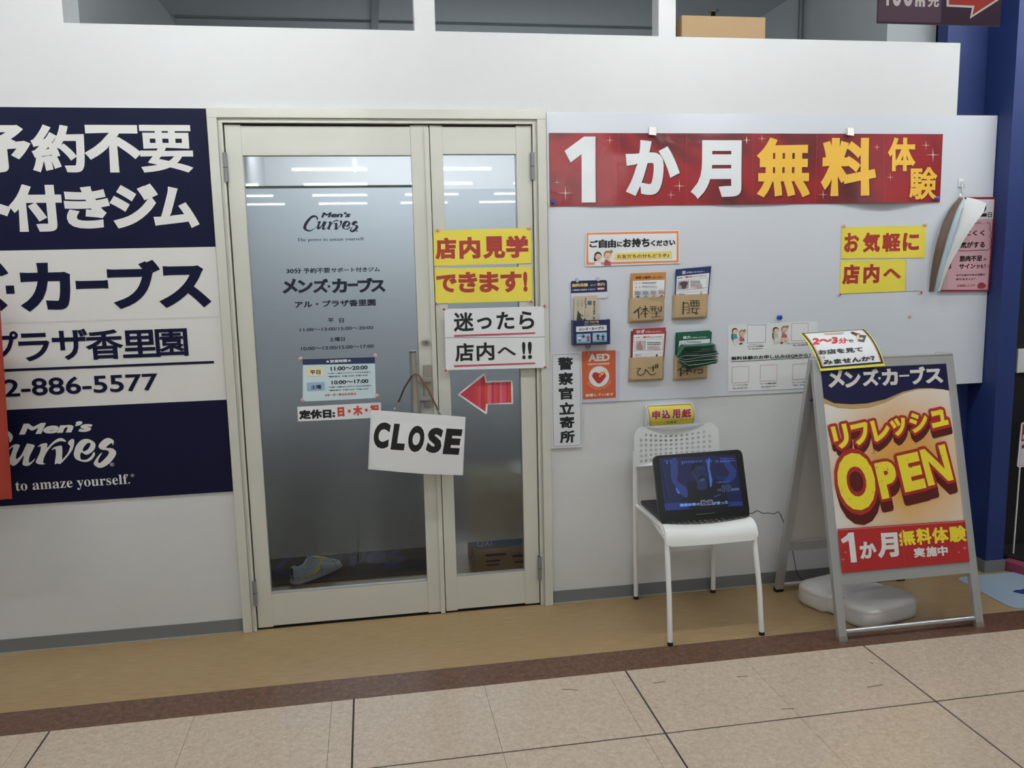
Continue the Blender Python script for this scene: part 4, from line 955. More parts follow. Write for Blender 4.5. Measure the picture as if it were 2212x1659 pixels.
def leaflets(label, col, quad, z, inner, head, offs, Y=-.016, kind='photo', group='leaflets standing in the kraft pockets', heads=()):
    t = thing('leaflet_stack', label, 'leaflets', wp(*z(*quad[0]), Y), group)
    m = ink(col, 1, .45, coat=.1)
    for i, (ox, oy) in enumerate(offs):                                  # sheets behind
        Yi = Y+.003*(len(offs)-i); s_ = wall_surf(Yi); P = [s_.px(*z(x+ox, y+oy)) for x, y in quad]
        mb = MB(); plate(mb, P, [], lambda x, y, d: (x, Yi-.0015+d, y), .0015); mb.build('leaflet', m, t)
    s_ = wall_surf(Y); P = [s_.px(*z(*q)) for q in quad]
    mb = MB(); plate(mb, P, [], lambda x, y, d: (x, Y-.002+d, y), .002); mb.build('leaflet', m, t)
    p = Print(wall_surf(Y-.0022), t, d0=0)
    p.poly(inner, WHITE, 'printed_page', z=z)
    for tx, LL, LR, UR, m_, w_ in heads: p.text(tx, LL, UR, m_, w_, z, LR=LR)
    return t, p
LB = ink('C9CFE2')
T1, p = leaflets('orange leaflets for keeping in shape, in the upper left kraft pocket', 'C58A45', [(125,800),(905,790),(930,205),(140,235)], zT, [(178,800),(885,770),(905,360),(185,390)], None, [(-2,-18)],
    heads=[('体型', (240,350),(375,340),(375,278), ink('6E2A24'), .05), ('を', (390,335),(440,332),(440,292), ink('6E2A24'), .03), ('維持', (450,345),(585,335),(585,270), ink('6E2A24'), .05), ('したい方へ', (600,335),(862,322),(862,275), ink('6E2A24'), .03)])
for y in (432, 520): 
    p.text('Q' if y == 432 else 'A', (320, y+25), (350, y-10), GT, .02, zT); p.text('人', (230, y+30), (280, y-25), MIDGREY, .02, zT); bars(p, zT, 385, 740, y-18, 2, 22, MIDGREY)
for i in range(4):
    x0 = 205+i*172; y0 = 600-i*7; p.frame(x0, y0+170, x0+160, y0, .0009, GREY, zT); bars(p, zT, x0+15, x0+140, y0+25, 5, 18, GT, 11, .05)
    p.poly([(x0+30,y0+165),(x0+50,y0+130),(x0+110,y0+125),(x0+125,y0+165)], (MIDGREY, GREY, ink('B77A6A'), ink('9A6A60'))[i], 'vignette', z=zT)
p.done()
t, _ = pocket('kraft paper pocket with handwritten 体型, upper left of the four', [(95,1355),(905,1308),(915,745),(118,790)], zT)
hand(t, zT, [(12,[(200,1110),(355,985)]), (11,[(305,1030),(318,1235)]), [(375,1028),(520,1012)], (11,[(462,955),(465,1215)]), (9,[(455,1030),(350,1155)]), (6,[(470,1030),(580,1105)]), [(415,1140),(525,1130)],
    (5,[(550,975),(730,968)]), (6,[(560,1030),(735,1015)]), (9,[(615,975),(618,1080)]), (9,[(680,970),(682,1080)]), (8,[(760,990),(762,1060)]), (10,[(822,960),(828,1070),(775,1078)]), (6,[(600,1130),(780,1120)]), (10,[(715,1080),(715,1195)]), (6,[(605,1210),(825,1188)])])
T2, p = leaflets('navy leaflets about the lower back, in the upper right kraft pocket', '20335F', [(1140,730),(1895,700),(1952,82),(1150,155)], zT, [(1160,730),(1880,700),(1920,208),(1180,285)], None, [(4,-22),(8,-30)],
    heads=[('腰', (1300,238),(1385,232),(1390,155), ink('B8BCC8'), .08), ('が気になる方へ', (1400,218),(1815,190),(1815,150), LB, .03), ('腰が痛くて', (1205,345),(1355,330),(1355,300), GT, .04), ('運動不足', (1370,325),(1530,312),(1530,275), RED, .05), ('になっていませんか？', (1535,305),(1855,280),(1855,250), GT, .03)])
p.poly([(1190,620),(1860,545),(1885,310),(1200,385)], GREY, 'box_line', z=zT); p.poly([(1197,610),(1853,537),(1877,318),(1208,390)], WHITE, 'printed_page', z=zT)
p.poly([(1205,585),(1445,565),(1455,380),(1215,400)], ink('9C9A9C'), 'photo', z=zT); p.poly([(1240,450),(1290,410),(1340,400),(1400,410),(1435,440),(1400,490),(1380,560),(1300,570),(1290,500),(1250,480)], ink('554640'), 'photo_back', z=zT, smooth=2)
bars(p, zT, 1485, 1720, 385, 2, 36, GT, 18); bars(p, zT, 1485, 1780, 460, 4, 24, ink('8A5A58'), 10)
p.poly([(1180,735),(1865,715),(1865,595),(1180,668)], GREY, 'box_line', z=zT); p.poly([(1188,735),(1858,715),(1858,602),(1188,675)], WHITE, 'printed_page', z=zT)
p.text('腰痛改善に', (1215,705), (1355,680), GT, .04, zT); p.text('♀', (1700,690), (1745,640), GT, .05, zT)
p.done()
t, _ = pocket('kraft paper pocket with handwritten 腰, upper right of the four', [(1090,1280),(1885,1242),(1915,680),(1122,705)], zT)
hand(t, zT, [(13,[(1330,870),(1322,1145)]), (7,[(1340,890),(1430,890),(1465,960),(1460,1115),(1405,1120)]), (5,[(1345,985),(1450,980)]), (5,[(1345,1050),(1450,1040)]), (7,[(1480,838),(1690,835)]), (10,[(1495,880),(1510,955)]), (8,[(1500,885),(1690,885),(1685,950)]), (8,[(1510,955),(1690,955)]), (9,[(1568,840),(1568,950)]), (8,[(1628,840),(1628,950)]), (9,[(1540,990),(1525,1095),(1660,1125)]), (9,[(1640,1010),(1610,1150)]), (6,[(1490,1020),(1700,1012)])])
T3, p = leaflets('red leaflets about knees, in the lower left kraft pocket', '9C3B41', [(165,745),(835,720),(885,72),(175,105)], zU, [(165,745),(825,720),(858,208),(185,235)], None, [(-45,48),(12,80)],
    heads=[('ひざ', (250,205),(432,192),(432,120), WHITE, .05), ('が気になる方へ', (445,192),(805,180),(805,140), ink('E3C9C6'), .03), ('ひざが痛くて', (203,308),(375,296),(375,272), GT, .03), ('運動不足', (388,303),(545,292),(545,262), RED, .05), ('になっていませんか？', (555,298),(820,285),(820,258), GT, .03)])
p.poly([(195,585),(820,562),(832,318),(203,342)], GREY, 'box_line', z=zU); p.poly([(202,577),(812,555),(824,325),(210,348)], WHITE, 'printed_page', z=zU)
p.poly([(220,560),(448,555),(462,362),(232,368)], ink('B9B8BC'), 'photo', z=zU); p.poly([(270,558),(265,450),(300,400),(315,370),(340,375),(345,420),(370,470),(388,556)], ink('A8867E'), 'photo_body', z=zU, smooth=2)
bars(p, zU, 483, 780, 388, 2, 38, GT, 18); bars(p, zU, 480, 760, 470, 4, 24, ink('8A5A58'), 10)
p.frame(190, 745, 812, 618, .0008, GREY, zU); p.text('運動不足に', (215,680), (350,655), GT, .04, zU); p.poly([(665,712),(668,660),(690,648),(702,665),(698,690),(712,712)], GT, 'vignette', z=zU)
for x in (228, 290, 325, 360, 415, 455, 575): p.rect(x, 720, x+12, 705, GT, 'small_print', zU)
p.done()
t, _ = pocket('kraft paper pocket with handwritten ひざ, lower left of the four', [(95,1260),(855,1225),(862,695),(118,735)], zU)
hand(t, zU, [(6,[(245,965),(345,962)]), (9,[(340,965),(275,1030),(275,1080),(330,1120),(400,1090),(440,1030),(440,985),(490,1020),(520,1060)]), (6,[(500,950),(680,945)]), (12,[(612,905),(612,1025)]), (8,[(520,1060),(560,1100),(620,1100),(665,1070)]), (12,[(668,880),(668,945)]), (12,[(712,870),(712,945)])])
T4, p = leaflets('green leaflets standing upright in the lower right kraft pocket', '1F5A45', [(1125,720),(1840,720),(1885,190),(1140,240)], zU, [(1140,700),(1830,690),(1848,320),(1182,365)], None, [(0,-30),(-40,-55)],
    heads=[('体力', (1258,330),(1425,318),(1425,252), WHITE, .05), ('が気になる方へ', (1440,318),(1800,300),(1800,262), ink('C4D8CC'), .03)])
for y in (410, 495): 
    p.text('Q' if y == 410 else 'A', (1280, y+25), (1312, y-12), GT, .02, zU); p.text('人', (1200, y+30), (1250, y-30), MIDGREY, .03, zU); bars(p, zU, 1340, 1680, y-35+(0), 2, 22, MIDGREY)
p.done()
t, _ = pocket('kraft paper pocket under the spilling green leaflets, lower right of the four', [(1065,1240),(1805,1192),(1815,690),(1090,725)], zU)
hand(t, zU, [(9,[(1140,1015),(1285,905)]), (13,[(1215,980),(1210,1130)]), (6,[(1240,1010),(1440,1000)]), (11,[(1350,960),(1350,1100)]), (7,[(1330,1010),(1230,1085)]), (7,[(1370,1010),(1450,1040)]), (8,[(1530,985),(1505,1065)]), (8,[(1560,990),(1680,985),(1690,1030),(1660,1068),(1590,1060)])])
# bundle of green leaflets folding out of the pocket
gb = thing('leaflet_bundle', 'fanned bundle of folded green leaflets spilling out over the lower right pocket', 'leaflets', at(zU, 1150, 700, -.04))
GD = mat('green_leaflet_paper', '275F4B', .4, var=.12, vscale=25); GW = ink('BFCFC6', 1, .4)
sp = at(zU, 1150, 705, -.07)
N_ = 15
for i in range(N_):
    k = i/(N_-1)
    a = at(zU, 1320+62*k, 480+490*k, -.085); b_ = at(zU, 1975+85*math.sin(k*2.6)-22*random.random(), 455+395*k+6*random.random(), -.10)
    dn = Vector((0, .054, .004)); sp_i = sp+Vector((.0, 0, -.001*i))
    def f(u, v, a=a, b=b_, s0=sp_i):
        t_ = u*2
        P_ = s0.lerp(a, t_) if t_ < 1 else a.lerp(b, t_-1)
        return P_+dn*v*(.35 if t_ < .05 else 1)*min(1, .3+t_)+Vector((0, 0, .0025*math.sin(u*7+i)))
    o = MB().grid(f, 10, 3, .0009).build('leaflet', GD if i not in (6, 8, 10, 12) else GW, gb, smooth=True)

# calendar of flip pages on its hook
q = wp(*zL(402, 45), -.01)
hk = thing('wall_hook', 'small white adhesive hook holding the hand-lettered calendar', 'hook', (q.x, -.005, q.z))
MB().box(q.x-.012, q.x+.010, -.010, -.0045, q.z-.022, q.z+.013).build('base', WHITEPLASTIC, hk, bevel=.002)
MB().tube([(q.x+.003, -.010, q.z+.002), (q.x+.003, -.022, q.z-.002), (q.x+.004, -.024, q.z+.006)], .004, 8).build('peg', WHITEPLASTIC, hk, smooth=True)
MB().tube([(q.x+.003, -.020, q.z-.002), (q.x-.004, -.020, q.z-.024), (q.x+.010, -.020, q.z-.026), (q.x+.003, -.020, q.z-.002)], .0012, 6).build('wire', CHROME, hk)
cal = thing('calendar', 'pink hand-lettered calendar with red edge, front pages curled over to the left', 'calendar', wp(2075, 600, -.012))
s_ = wall_surf(-.012)
P = [s_.px(*zL(*k_)) for k_ in ((240,862),(605,862),(660,158),(430,158))]
mb = MB(); plate(mb, P, [], lambda x, y, d: (x, -.012-.003+d, y), .003); mb.build('page', ink('8E2A33', 1, .5), cal)
p = Print(wall_surf(-.0153), cal, d0=0)
p.poly([(240,850),(598,850),(648,175),(430,175)], ink('D7A9B2'), 'pink_page', z=zL); p.poly([(440,330),(640,320),(650,175),(430,175)], ink('DDD9DB'), 'date_panel', z=zL)
p.text('2', (515, 305), (598, 205), INKBLACK, .06, zL); p.text('日', (600, 310), (632, 272), INKBLACK, .03, zL)
KB = ink('1A1518')
p.text('なのに…', (498, 360), (575, 342), KB, .02, zL); p.text('にくく', (425, 448), (578, 405), KB, .04, zL); p.text('気がする', (393, 540), (580, 488), KB, .04, zL)
p.text('筋肉不足', (388, 640), (560, 592), KB, .045, zL); p.text('の', (568, 632), (590, 612), KB, .03, zL); p.text('サイン', (385, 695), (508, 655), KB, .045, zL); p.text('かも？!', (515, 692), (606, 658), KB, .03, zL)
p.text('まずは自分の体の状態を', (365, 750), (580, 728), KB, .02, zL); p.text('知りませんか？', (362, 780), (508, 760), KB, .02, zL); p.text('お気軽にどうぞ', (370, 830), (505, 808), ink('9A3A44'), .02, zL)
for pts_ in ([(590,350),(612,350),(618,380),(612,400),(625,425),(612,450),(625,480),(612,510),(622,530),(600,552),(520,556),(420,560),(360,552)],):
    for a, b_ in zip(pts_, pts_[1:]):
        d_ = Vector((b_[0]-a[0], b_[1]-a[1])).normalized()*1.6; p.poly([(a[0]-d_.y,a[1]+d_.x),(b_[0]-d_.y,b_[1]+d_.x),(b_[0]+d_.y,b_[1]-d_.x),(a[0]+d_.y,a[1]-d_.x)], KB, 'wavy_line', z=zL)
p.poly([(520,820),(545,795),(575,805),(585,825),(560,840),(530,838)], ink('9A3A44'), 'doodle', z=zL, smooth=2); p.poly([(295,640),(325,640),(325,690),(295,700)], ink('5A4038'), 'doodle_hair', z=zL); p.poly([(275,715),(300,712),(290,840),(262,840)], ink('B9A9AC'), 'doodle_body', z=zL)
p.done()
def curl(name, Lc, Rc, YL, YR, m, par):
    """page surface between two edge curves given in zoom-L pixels, left edge depth YL, right edge depth YR (lists)"""
    def cv(C, u):
        t = u*(len(C)-1); i = min(int(t), len(C)-2); t -= i; return (C[i][0]*(1-t)+C[i+1][0]*t, C[i][1]*(1-t)+C[i+1][1]*t)
    def dp(D, u):
        t = u*(len(D)-1); i = min(int(t), len(D)-2); t -= i; return D[i]*(1-t)+D[i+1]*t
    f = lambda u, v: wp(*zL(*cv(Lc, u)), dp(YL, u)).lerp(wp(*zL(*cv(Rc, u)), dp(YR, u)), v)+Vector((0, -.012*math.sin(v*math.pi)*u, 0))
    return MB().grid(f, 16, 6, .0008).build(name, m, par, smooth=True)
L1 = [(385,160),(320,240),(262,350),(222,480),(195,600),(175,720),(160,865)]; L2 = [(420,165),(375,240),(340,330),(300,450),(262,590),(225,720),(195,865)]
R2 = [(440,180),(410,240),(390,300),(370,380),(345,470),(300,640),(245,800),(235,865)]; R1 = [(445,158),(520,175),(590,205),(570,270),(500,360),(420,480),(330,640),(270,770),(228,860)]
curl('turned_page', L1, L2, [-.018,-.03,-.035,-.035,-.03,-.025,-.02], [-.02,-.05,-.06,-.06,-.055,-.045,-.035], ink('5C4A3C', 1, .5), cal)
curl('turned_page', L2, R2, [-.02,-.045,-.055,-.055,-.05,-.04,-.03], [-.022,-.05,-.06,-.065,-.06,-.05,-.045,-.04], ink('A9BCC6', 1, .5), cal)
curl('turned_page', [(445,160),(425,200),(395,290),(352,420),(318,560),(282,660),(255,740),(232,860)], R1, [-.022,-.03,-.04,-.05,-.055,-.055,-.05,-.045], [-.022,-.05,-.09,-.11,-.12,-.11,-.09,-.07,-.05], ink('DFE0E2', 1, .5), cal)
pc = Print(wall_surf(-.075), cal, d0=0)
q = wp(*zL(405, 138), -.02)
MB().tube([q+Vector((-.001, 0, .007)), wp(*zL(402, 92), -.02), wp(*zL(404, 60), -.02)], .0013, 6).build('link', CHROME, cal)
MB().tube([(q.x+.0085*math.cos(k_*math.pi/8), -.02+.004*math.sin(k_*math.pi/8), q.z+.0085*math.sin(k_*math.pi/8)) for k_ in range(17)], .0012, 6).build('ring', CHROME, cal)
# application forms box: bent yellow card on the wall above the chair
mo = thing('forms_box', 'small box with bulging yellow front reading 申込用紙, on the wall above the chair', 'box', wp(1450, 920, -.02))
FY = -.045
s_ = wall_surf(FY)
def bulge(a, b, d):
    t = (b-.765)/.1
    return (a, -.030-.020*math.sin(max(0, min(1, t))*math.pi*.75)-d, b)
fm = Map(s_, bulge)
Pq = [s_.px(*zI(*k_)) for k_ in ((300,310),(775,292),(790,255),(788,150),(755,50),(268,78),(278,150),(290,250))]
mb = MB(); plate(mb, Pq, [], lambda x, y, d: bulge(x, y, .0012-d), .0012, .02); mb.build('front_card', WHITE, mo, smooth=True)
p = Print(fm, mo, d0=.0018, sub=.008, eps=.0003)
p.poly([(315,298),(770,278),(775,150),(742,58),(282,82),(298,180)], ink('B8862E'), 'border_line', z=zI); p.poly([(322,291),(763,271),(768,150),(737,66),(290,88),(305,180)], YELLOW, 'yellow_panel', z=zI)
for s2, x0, x1, y0, y1 in (('申', 328, 415, 222, 125), ('込', 430, 520, 215, 118), ('用', 540, 625, 210, 112), ('紙', 638, 742, 205, 106)):
    p.text(s2, (x0, y0), (x1, y1), WHITE, .06, zI, grow=.05, name='white_outline'); p.text(s2, (x0, y0), (x1, y1), ink('B0402F'), .055, zI)
p.text('こちら', (490, 268), (590, 235), GT, .03, zI)
p.done()
a = wp(*zI(272, 305), -.03); b_ = wp(*zI(770, 60), -.03)
MB().box(a.x+.004, b_.x-.002, -.028, -.0005, a.z+.002, b_.z-.006).build('case', WHITEPLASTIC, mo)
for zz in (.25, .62): MB().bar((a.x, -.0515+.006*(zz > .5), a.z+(b_.z-a.z)*zz), (b_.x+.008, -.0515+.006*(zz > .5), a.z+(b_.z-a.z)*zz+.004), .001, .003).build('clear_band', CLEARPLASTIC, mo)

# ------------------------------------------------------------------ A-frame pavement sign
A0 = Vector((1.750, -.613, 0)); B0 = Vector((2.380, -.609, 0)); T0 = Vector((1.752, -.345, 1.077))
ab = thing('a_frame_sign', 'aluminium A-frame sign with navy, yellow and red OPEN poster in front of the wall', 'sign', (2.06, -.35, 0))
fs = Surf(A0, B0-A0, (T0-A0)-(B0-A0)*((T0-A0).dot(B0-A0)/(B0-A0).dot(B0-A0)))
AW, AH = .634, 1.112
def obox(S, a0, a1, b0, b1, d0, d1):
    v = [S.to3(a, b, d) for a in (a0, a1) for b in (b0, b1) for d in (d0, d1)]
    return MB().add(v, [(0,1,3,2),(4,6,7,5),(0,4,5,1),(2,3,7,6),(0,2,6,4),(1,5,7,3)])
def afr(S, back):
    for a0, a1 in ((0, .034), (AW-.034, AW)):
        o = obox(S, a0, a1, .012, AH, -.024, 0).build('upright', ALU, ab, bevel=.002)
        obox(S, a0-.0006, a1+.0006, .0, .020, -.0246, .0006).build('rubber_foot', RUBBER if back else STEEL, o)
    obox(S, .034, AW-.034, AH-.042, AH-.002, -.022, -.002).build('top_rail', ALU, ab, bevel=.002)
    obox(S, .034, AW-.034, .215, .262, -.022, -.002).build('lower_rail', ALU, ab, bevel=.002)
afr(fs, False)
MB().tube([fs.to3(.034, .035, -.012), fs.to3(AW-.034, .035, -.012)], .0095, 16).build('foot_bar', mat('bright_aluminium', 'D6D8DA', .22, metal=.6), ab, smooth=True)
obox(fs, .034, AW-.034, .262, AH-.042, -.010, -.006).build('front_panel', WHITEPLASTIC, ab)
A1 = Vector((1.744, -.075, 0)); bs = Surf(A1, (1, 0, 0), Vector((1.744, -.322, 1.083))-A1); bs.N = -bs.N if bs.N.y < 0 else bs.N
afr(bs, True)
MB().tube([bs.to3(.034, .035, -.012), bs.to3(AW-.034, .035, -.012)], .0095, 12).build('foot_bar', mat('bright_aluminium', 'D6D8DA', .22, metal=.6), ab, smooth=True)
obox(bs, .034, AW-.034, .262, AH-.042, -.010, -.006).build('rear_panel', mat('grey_white_panel', 'D2D0D0', .5), ab)
for a in (.045, AW-.045):
    q = fs.to3(a, AH-.004, -.012); MB().tube([q+Vector((-.018, .012, .004)), q+Vector((.018, .012, .004))], .007, 12).build('hinge', STEEL, ab)
    q = fs.to3(.02 if a < .3 else AW-.02, AH-.16, -.024); MB().tube([q, q+Vector((0, .05, -.012)), q+Vector((0, .085, .0))], .003, 6).build('stay_arm', RUBBER, ab)
# poster
PGLOW = bpy.data.materials.new('poster_glow'); PGLOW.use_nodes = True; nt = PGLOW.node_tree; b_ = nt.nodes['Principled BSDF']
g_ = nt.nodes.new('ShaderNodeNewGeometry'); mpn = nt.nodes.new('ShaderNodeVectorMath'); mpn.operation = 'DISTANCE'; cc = fs.to3(.37, .66, 0); mpn.inputs[1].default_value = cc
nz = nt.nodes.new('ShaderNodeTexNoise'); nz.inputs['Scale'].default_value = 4; mr = nt.nodes.new('ShaderNodeMath'); mr.operation = 'MULTIPLY_ADD'; mr.inputs[1].default_value = .16
rp = nt.nodes.new('ShaderNodeValToRGB'); rp.color_ramp.elements[0].position = .20; rp.color_ramp.elements[0].color = (*lin('DDA653'), 1); rp.color_ramp.elements[1].position = .47; rp.color_ramp.elements[1].color = (*lin('E9E4DD'), 1)
nt.links.new(g_.outputs['Position'], mpn.inputs[0]); nt.links.new(g_.outputs['Position'], nz.inputs['Vector']); nt.links.new(nz.outputs['Fac'], mr.inputs[0]); nt.links.new(mpn.outputs['Value'], mr.inputs[2]); nt.links.new(mr.outputs[0], rp.inputs[0]); nt.links.new(rp.outputs[0], b_.inputs['Base Color'])
b_.inputs['Roughness'].default_value = .4; b_.inputs['Coat Weight'].default_value = .3; b_.inputs['Coat Roughness'].default_value = .15
pb = obox(fs, .036, AW-.034, .262, AH-.042, -.006, -.0048).build('poster', PGLOW, ab)
ps = Surf(fs.to3(0, 0, -.0046), fs.U, fs.V)
p = Print(ps, pb, d0=0); PN = ink('17173F', 1, .35, coat=.5); PG = ink('B89A62', 1, .4, coat=.3)
lx, rx = .0365, AW-.0345
ty = AH-.0425
wv = [ps.px(*zJ(*k_)) for k_ in ((148,495),(250,530),(400,540),(540,532),(700,495),(850,430),(980,400),(1100,398),(1200,408),(1272,418))]
wg = [ps.px(*zJ(*k_)) for k_ in ((160,540),(280,572),(420,582),(560,570),(700,525),(850,447),(980,412),(1100,404),(1200,411),(1272,421))]
for w_, m_, nm in ((wg, PG, 'gold_wave'), (wv, PN, 'navy_header')):
    c_ = [(lx, w_[0][1]+.004)]+w_[1:-1]+[(rx, w_[-1][1])]
    p.poly(c_+[(rx, ty), (lx, ty)], m_, nm)
for s2, x0, x1, y0, y1 in (('メ', 205, 330, 395, 235), ('ン', 350, 475, 395, 250), ('ズ', 505, 632, 382, 228), ('カ', 675, 800, 378, 225), ('ー', 820, 905, 300, 280), ('ブ', 925, 1040, 368, 208), ('ス', 1055, 1190, 358, 225)):
    p.text(s2, (x0, y0), (x1, y1), ink('D9D5CE', 1, .4), .05, zJ)
p.rect(637, 322, 655, 302, ink('D9D5CE', 1, .4), 'lettering', zJ)
PR = ink('A52C25', 1, .45); PD = ink('5A1A14', 1, .45); PY = ink('EFDC3C', 1, .4)
word = [('リ', (262,938), (398,906), (356,704)), ('フ', (428,905), (575,870), (545,685)), ('レ', (603,872), (752,836), (715,652)), ('ッ', (765,825), (895,794), (862,645)), ('シ', (930,796), (1085,758), (1050,588)), ('ュ', (1108,750), (1250,716), (1218,574))]
OPEN = [('O', (322,1492), (645,1438), (592,935), .05), ('P', (664,1372), (830,1335), (790,1015), .06), ('E', (866,1312), (1052,1268), (990,948), .06), ('N', (1068,1256), (1290,1200), (1222,884), .05)]
sh_ = lambda P, x, y: (P[0]+x, P[1]+y)
p.poly([(380+55*math.cos(t*.3927)+75, 1215+(150)*math.sin(t*.3927)) for t in range(16)], PD, 'letter_depth', z=zJ)
for k_ in (1, .66, .33):
    for c_, LL, LR, UR in word: p.text(c_, sh_(LL, 14*k_, 60*k_), sh_(UR, 14*k_, 60*k_), PD, .05, zJ, LR=sh_(LR, 14*k_, 60*k_), grow=.11, name='letter_depth')
    for c_, LL, LR, UR, w_ in OPEN: p.text(c_, sh_(LL, 20*k_, 88*k_), sh_(UR, 20*k_, 88*k_), PD, w_, zJ, LR=sh_(LR, 20*k_, 88*k_), grow=.065, name='letter_depth')
for c_, LL, LR, UR in word: p.text(c_, LL, UR, PR, .05, zJ, LR=LR, grow=.11, name='letter_outline')
for c_, LL, LR, UR, w_ in OPEN: p.text(c_, LL, UR, PR, w_, zJ, LR=LR, grow=.065, name='letter_outline')
for c_, LL, LR, UR in word: p.text(c_, LL, UR, PY, .05, zJ, LR=LR)
for c_, LL, LR, UR, w_ in OPEN: p.text(c_, LL, UR, PY, w_, zJ, LR=LR)
rnd = random.Random(3)
for i in range(46):
    x = rnd.uniform(290, 1290); y = 1000+rnd.random()*480-(x-300)*.22; r = rnd.uniform(4, 11); an = rnd.random()*3
    p.poly([(x-r*math.cos(an), y-r*math.sin(an)), (x+3, y-3), (x+r*math.cos(an), y+r*math.sin(an)), (x-3, y+3)], (ink('2F7F8E'), ink('7A2A20'), ink('3F4A2E'), ink('D99A4A'))[i % 4], 'confetti', z=zJ)
rb0 = ps.px(*zJ(250, 1630)); rb1 = ps.px(*zJ(1405, 1550))
p.poly([(lx, .2625), (rx, .2625), (rx, rb1[1]), (lx, rb0[1])], ink('AE2B2B', 1, .4, coat=.3), 'red_footer')
p.poly([(lx, rb0[1]-.004), (rx, rb1[1]-.004), (rx, rb1[1]-.0055), (lx, rb0[1]-.0055)], ink('E2A89C'), 'footer_line')
PW = ink('E3E1E0', 1, .4)
p.poly([(758,522),(808,517),(780,268),(735,273),(720,295),(672,330),(690,362),(738,338)], PW, 'lettering', z=zK)
p.text('か', (838, 492), (972, 340), PW, .055, zK, LR=(975, 482)); p.text('月', (988, 482), (1155, 268), PW, .055, zK, LR=(1160, 472))
for c_, x0, x1, y0, y1 in (('無', 1165, 1295, 385, 240), ('料', 1310, 1430, 375, 228), ('体', 1440, 1570, 365, 220), ('験', 1582, 1720, 355, 208)): p.text(c_, (x0, y0), (x1, y1), PY, .045, zK, LR=(x1+5, y0-12))
for c_, x0, x1, y0, y1 in (('実', 1285, 1375, 482, 392), ('施', 1388, 1475, 475, 382), ('中', 1482, 1565, 468, 378)): p.text(c_, (x0, y0), (x1, y1), PW, .045, zK, LR=(x1+3, y0-8))
for x, y, r in ((690, 495, 20), (712, 435, 14), (1705, 400, 28), (1655, 435, 12)):
    for a in (0, 1): p.poly([(x-(1.5 if a else r), y), (x, y-(r if a else 1.5)), (x+(1.5 if a else r), y), (x, y+(r if a else 1.5))], PW, 'sparkle', z=zK)
p.poly([(1165+8,215),(1175+8,215),(1212,560),(1206,560)], ink('B5433A'), 'fold', z=zK)
p.done()

# card curling over the top of the A-frame
cd = thing('card_sign', 'white card with yellow and black border curling over the A-frame top', 'sign', (1.85, -.35, 1.08))
bl = on_plane(*zH(1115, 778), fs.to3(0,0,.006), fs.N); br_ = on_plane(*zH(1788, 722), fs.to3(0,0,.006), fs.N)
tl_ = wp(*zH(898, 385), -.25); tr_ = wp(*zH(1572, 342), -.25)
def cardfn(s_, t, d=0):
    b_, t_ = bl.lerp(br_, s_), tl_.lerp(tr_, s_); m_ = (b_+t_)/2+Vector((.0, -.022, .030))
    P = b_*(1-t)**2+m_*2*t*(1-t)+t_*t*t; D = (m_-b_)*2*(1-t)+(t_-m_)*2*t
    n = (br_-bl).cross(D).normalized()
    if n.y > 0: n = -n
    return P+n*d
class _Card(Surf, CardSurf):
    def __init__(s): s.N = fs.N
    def px(s, u, v):
        o = Vector((zH(1115, 778))); e1 = Vector(zH(1788, 722))-o; e2 = Vector(zH(898, 385))-o; w_ = Vector((u, v))-o; det = e1.x*e2.y-e1.y*e2.x
        s_, t = (w_.x*e2.y-w_.y*e2.x)/det, (e1.x*w_.y-e1.y*w_.x)/det
        for _ in range(12):                                     # refine by Newton on the true picture position
            def f(s1, t1):
                q = cardfn(s1, t1)-CAM; z_ = q.dot(AX_F); return Vector((1106+F_PX*q.dot(AX_R)/z_, 829.5-F_PX*q.dot(AX_U)/z_))
            r0 = f(s_, t)-Vector((u, v)); a = (f(s_+.01, t)-f(s_, t))/.01; b = (f(s_, t+.01)-f(s_, t))/.01; dt = a.x*b.y-a.y*b.x
            s_ -= (r0.x*b.y-r0.y*b.x)/dt; t -= (a.x*r0.y-a.y*r0.x)/dt
        return (s_, t)
    def to3(s, a, b, d=0): return cardfn(a, b, d)
MB().grid(lambda u, v: cardfn(u, v, .0006), 8, 16, .0010).build('card', ink('EEE95A', 1, .4), cd, smooth=True)
cS = _Card(); p = Print(cS, cd, d0=.0014, sub=.07, eps=.00035)
p.rect(.02, .05, .985, .985, ink('16171A')); p.rect(.045, .085, .955, .955, ink('D9A983')); p.rect(.065, .085, .935, .955, ink('EEF0F2'))
RD = ink('C9333C')
p.text('2〜3', (1030, 510), (1295, 425), RD, .07, zH, LR=(1295, 495)); p.text('分', (1300, 498), (1390, 435), RD, .05, zH, LR=(1392, 492)); p.text('で', (1400, 488), (1450, 455), INKBLACK, .04, zH)
p.text('お店を見て', (1098, 612), (1545, 530), INKBLACK, .045, zH, LR=(1560, 578)); p.text('みませんか？', (1150, 715), (1670, 620), INKBLACK, .045, zH, LR=(1685, 668))
p.poly([(1145,392),(1358,378),(1360,386),(1335,398),(1160,405)], ink('C8B8B0'), 'clip_drawing', z=zH)
p.poly([(1425,385),(1450,378),(1490,392),(1520,395),(1530,420),(1480,415)], ink('5A2E28'), 'hair', z=zH, smooth=2); p.poly([(1490,410),(1530,405),(1520,450),(1495,460)], SKIN, 'face', z=zH, smooth=2)
p.poly([(1520,410),(1590,415),(1565,480),(1500,470)], ink('2B3A3C'), 'clipboard', z=zH); p.poly([(1500,440),(1540,435),(1560,445),(1545,460),(1510,455)], SKIN, 'arm', z=zH)
p.done()
a = at(zH, 1045, 640, -.37); b_ = at(zH, 1300, 622, -.375)
MB().box(a.x, a.x+.05, -.366, -.362, a.z-.006, a.z+.004).build('clear_tape', CLEARPLASTIC, cd)

